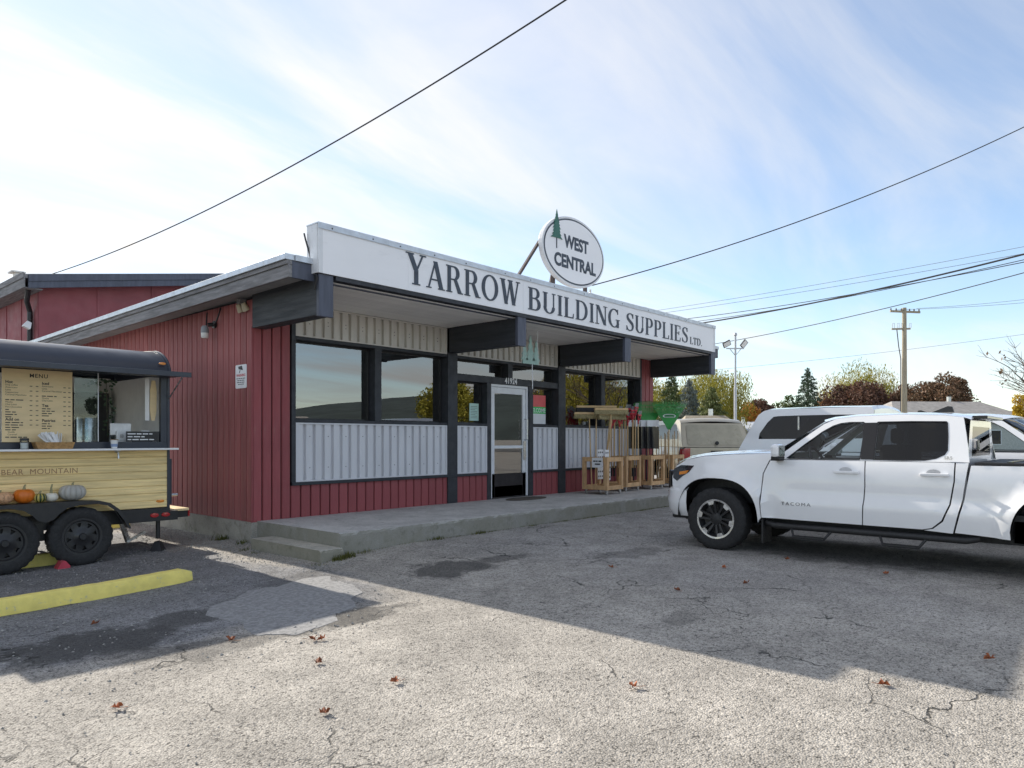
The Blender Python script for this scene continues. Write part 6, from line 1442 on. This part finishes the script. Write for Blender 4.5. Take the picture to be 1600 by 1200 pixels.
wire('black service wire running from the rear red building up out of the frame', pt(72, 431, 17.6), pt(960, -50, 9.0), .42, .012)
wire('black service wire running from the store roof up to the right', pt(925, 446, 14.6), pt(1720, 138, 16.0), .36, .011)
wire('thick black cable bundle crossing right of the sign', pt(1040, 513, 40), pt(1720, 366, 24), .30, .034)
wire('thin wire just above the thick cable bundle', pt(1020, 504, 41), pt(1720, 385, 24), .25, .016)
wire('thin wire just below the thick cable bundle', pt(1040, 508, 40), pt(1720, 378, 23), .28, .014)
wire('single black wire below the cable bundle', pt(1100, 540, 36), pt(1720, 393, 20), .22, .015)
wire('uppermost faint grey wire above the cables', pt(1000, 489, 60), pt(1720, 362, 40), .2, .014, m_wire2)
wire('lower faint grey wire above the cables', pt(1000, 494, 60), pt(1720, 374, 40), .2, .014, m_wire2)
wire('faint wire from the utility pole to the right edge', pt(1432, 482, 48), pt(1720, 452, 44), .15, .012, m_wire2)
wire('second faint wire from the utility pole to the right edge', pt(1400, 484, 48), pt(1720, 461, 44), .15, .012, m_wire2)
wire('faint low wire passing behind the utility pole', pt(1090, 580, 70), pt(1720, 505, 60), .3, .014, m_wire2)

# ------------------------------------------------------------------ what the shop windows mirror, behind the photographer
b = MB(); rows = [[], [], []]
for i in range(90):
    az = radians(-100 + i * 0.98); dx, dy = cos(az), sin(az); d = 900; n_ = .5 + .5 * mnoise.fractal(Vector((i * .06, 2.2, 0)), 1.0, 2.0, 5); k = sstep(0, 12, i) * sstep(89, 70, i)
    rows[0].append((dx * d, dy * d, -5)); rows[1].append((dx * (d + 120), dy * (d + 120), (20 + 35 * n_ + 60 * sstep(30, 60, i)) * k * .42)); rows[2].append((dx * (d + 420), dy * (d + 420), (40 + 60 * n_ + 150 * sstep(25, 65, i)) * k * .42))
b.grid(rows); b.build('hills', M('forested_hill', (.045, .06, .055), .9, var=.3, vscale=.02), kind='structure', recalc=False)
def behind(x, y): return Vector((x, y, ground_z(x, y)))
tree('golden tree across the street mirrored in the shop windows', behind(52, -50), 8, 4.0, l_yel, 'round', 8500, 0.177, 41, 'trees across the street')
tree('russet tree across the street mirrored in the far windows', behind(66, -44), 9, 4.4, l_rus, 'round', 10200, 0.190, 42, 'trees across the street')
tree('tall spruce across the street mirrored in the far windows', behind(84, -52), 10, 2.8, l_spr, 'conifer', 10200, 0.204, 43, 'trees across the street')
tree('yellow willow across the street mirrored in the far windows', behind(58, -36), 9, 5.0, l_yel, 'willow', 11900, 0.190, 45, 'trees across the street')
tree('dark tree across the street mirrored in the left window', behind(22, -62), 8, 3.4, l_spr, 'round', 8500, 0.190, 46, 'trees across the street')
house('white house across the street mirrored in the second window', behind(36, -62), radians(215), 9, 6, 2.6, 1.3, m_white, m_rf2, 1.0)

# ------------------------------------------------------------------ small things on the ground
m_leafd = M('dry_leaf', (.28, .085, .03), .7, var=.35, vscale=40, rnd=.3)
def maple(seed):
    rd = random.Random(seed); b = MB(); c = (0, 0, .008); pts = []
    for k in range(15):
        t = 2 * pi * k / 15; r_ = (.037 if k % 3 == 0 else .018 if k % 3 == 1 else .024) * rd.uniform(.8, 1.15); pts.append((r_ * cos(t), r_ * sin(t), .006 + rd.uniform(0, .035)))
    b.add([c] + pts, [(0, k + 1, (k + 1) % 15 + 1) for k in range(15)]); b.tube([(0, 0, .008), (-.04, .01, .012), (-.07, .02, .02)], .0016, 4); me = b.mesh('fallen_leaf'); me.materials.append(m_leafd); return me
LM = [maple(i) for i in range(5)]
for i, (x, y) in enumerate(((-2.02, -4.58), (-1.97, -4.63), (-2.3, -5.07), (-2.77, -5.85), (-3.49, -4.92), (-2.21, -5.76), (-2.9, -2.86), (1.03, -5.9), (-1.37, -6.92), (-.4, -8.03), (.51, -8.43), (1.78, -6.26), (3.41, -6.04), (3.2, -7.15), (2.42, -5.73), (-2.42, -4.13), (1.62, -4.77))):
    obj_from(LM[i % 5], 'fallen_leaf', (x, y, ground_z(x, y) + .004), rot=(rd.uniform(-.2, .2), rd.uniform(-.2, .2), rd.uniform(0, 6.3)), label='dry reddish-brown fallen leaf lying on the asphalt', cat='leaf', group='fallen leaves on the lot')
b = MB(); rd = random.Random(77)
def tuft(x, y, n, h, s):
    for k in range(n):
        a = rd.uniform(0, 6.3); q = Vector((x + rd.gauss(0, s), y + rd.gauss(0, s * .6), ground_z(x, y) - .005)); d = Vector((cos(a) * .5, sin(a) * .5, 1)).normalized() * h * rd.uniform(.4, 1.1); w_ = Vector((-sin(a), cos(a), 0)) * h * .07; b.add([q - w_, q + w_, q + d * .6 + w_ * .8 + Vector((0, 0, .0)), q + d], [(0, 1, 2, 3)])
for i in range(420): x = rd.uniform(.0, 9.5); tuft(x, -1.985, 6 if rd.random() < .85 else 16, rd.uniform(.012, .04), .03)
for x, y, n, h in ((-.02, -2.08, 110, .08), (.12, -2.03, 90, .09), (-.3, -2.08, 60, .04), (-.12, .62, 60, .11), (-.10, .05, 40, .08), (-.34, -.42, 40, .05), (-.36, -.75, 30, .04), (.4, -2.0, 40, .06), (1.6, -2.0, 60, .07), (2.4, -2.0, 60, .06), (3.6, -2.0, 50, .05)): tuft(x, y, n, h, .06)
b.build('weeds', leaf_mat('weed_leaf', (.06, .075, .022), (.16, .16, .045)), kind='stuff', recalc=False)
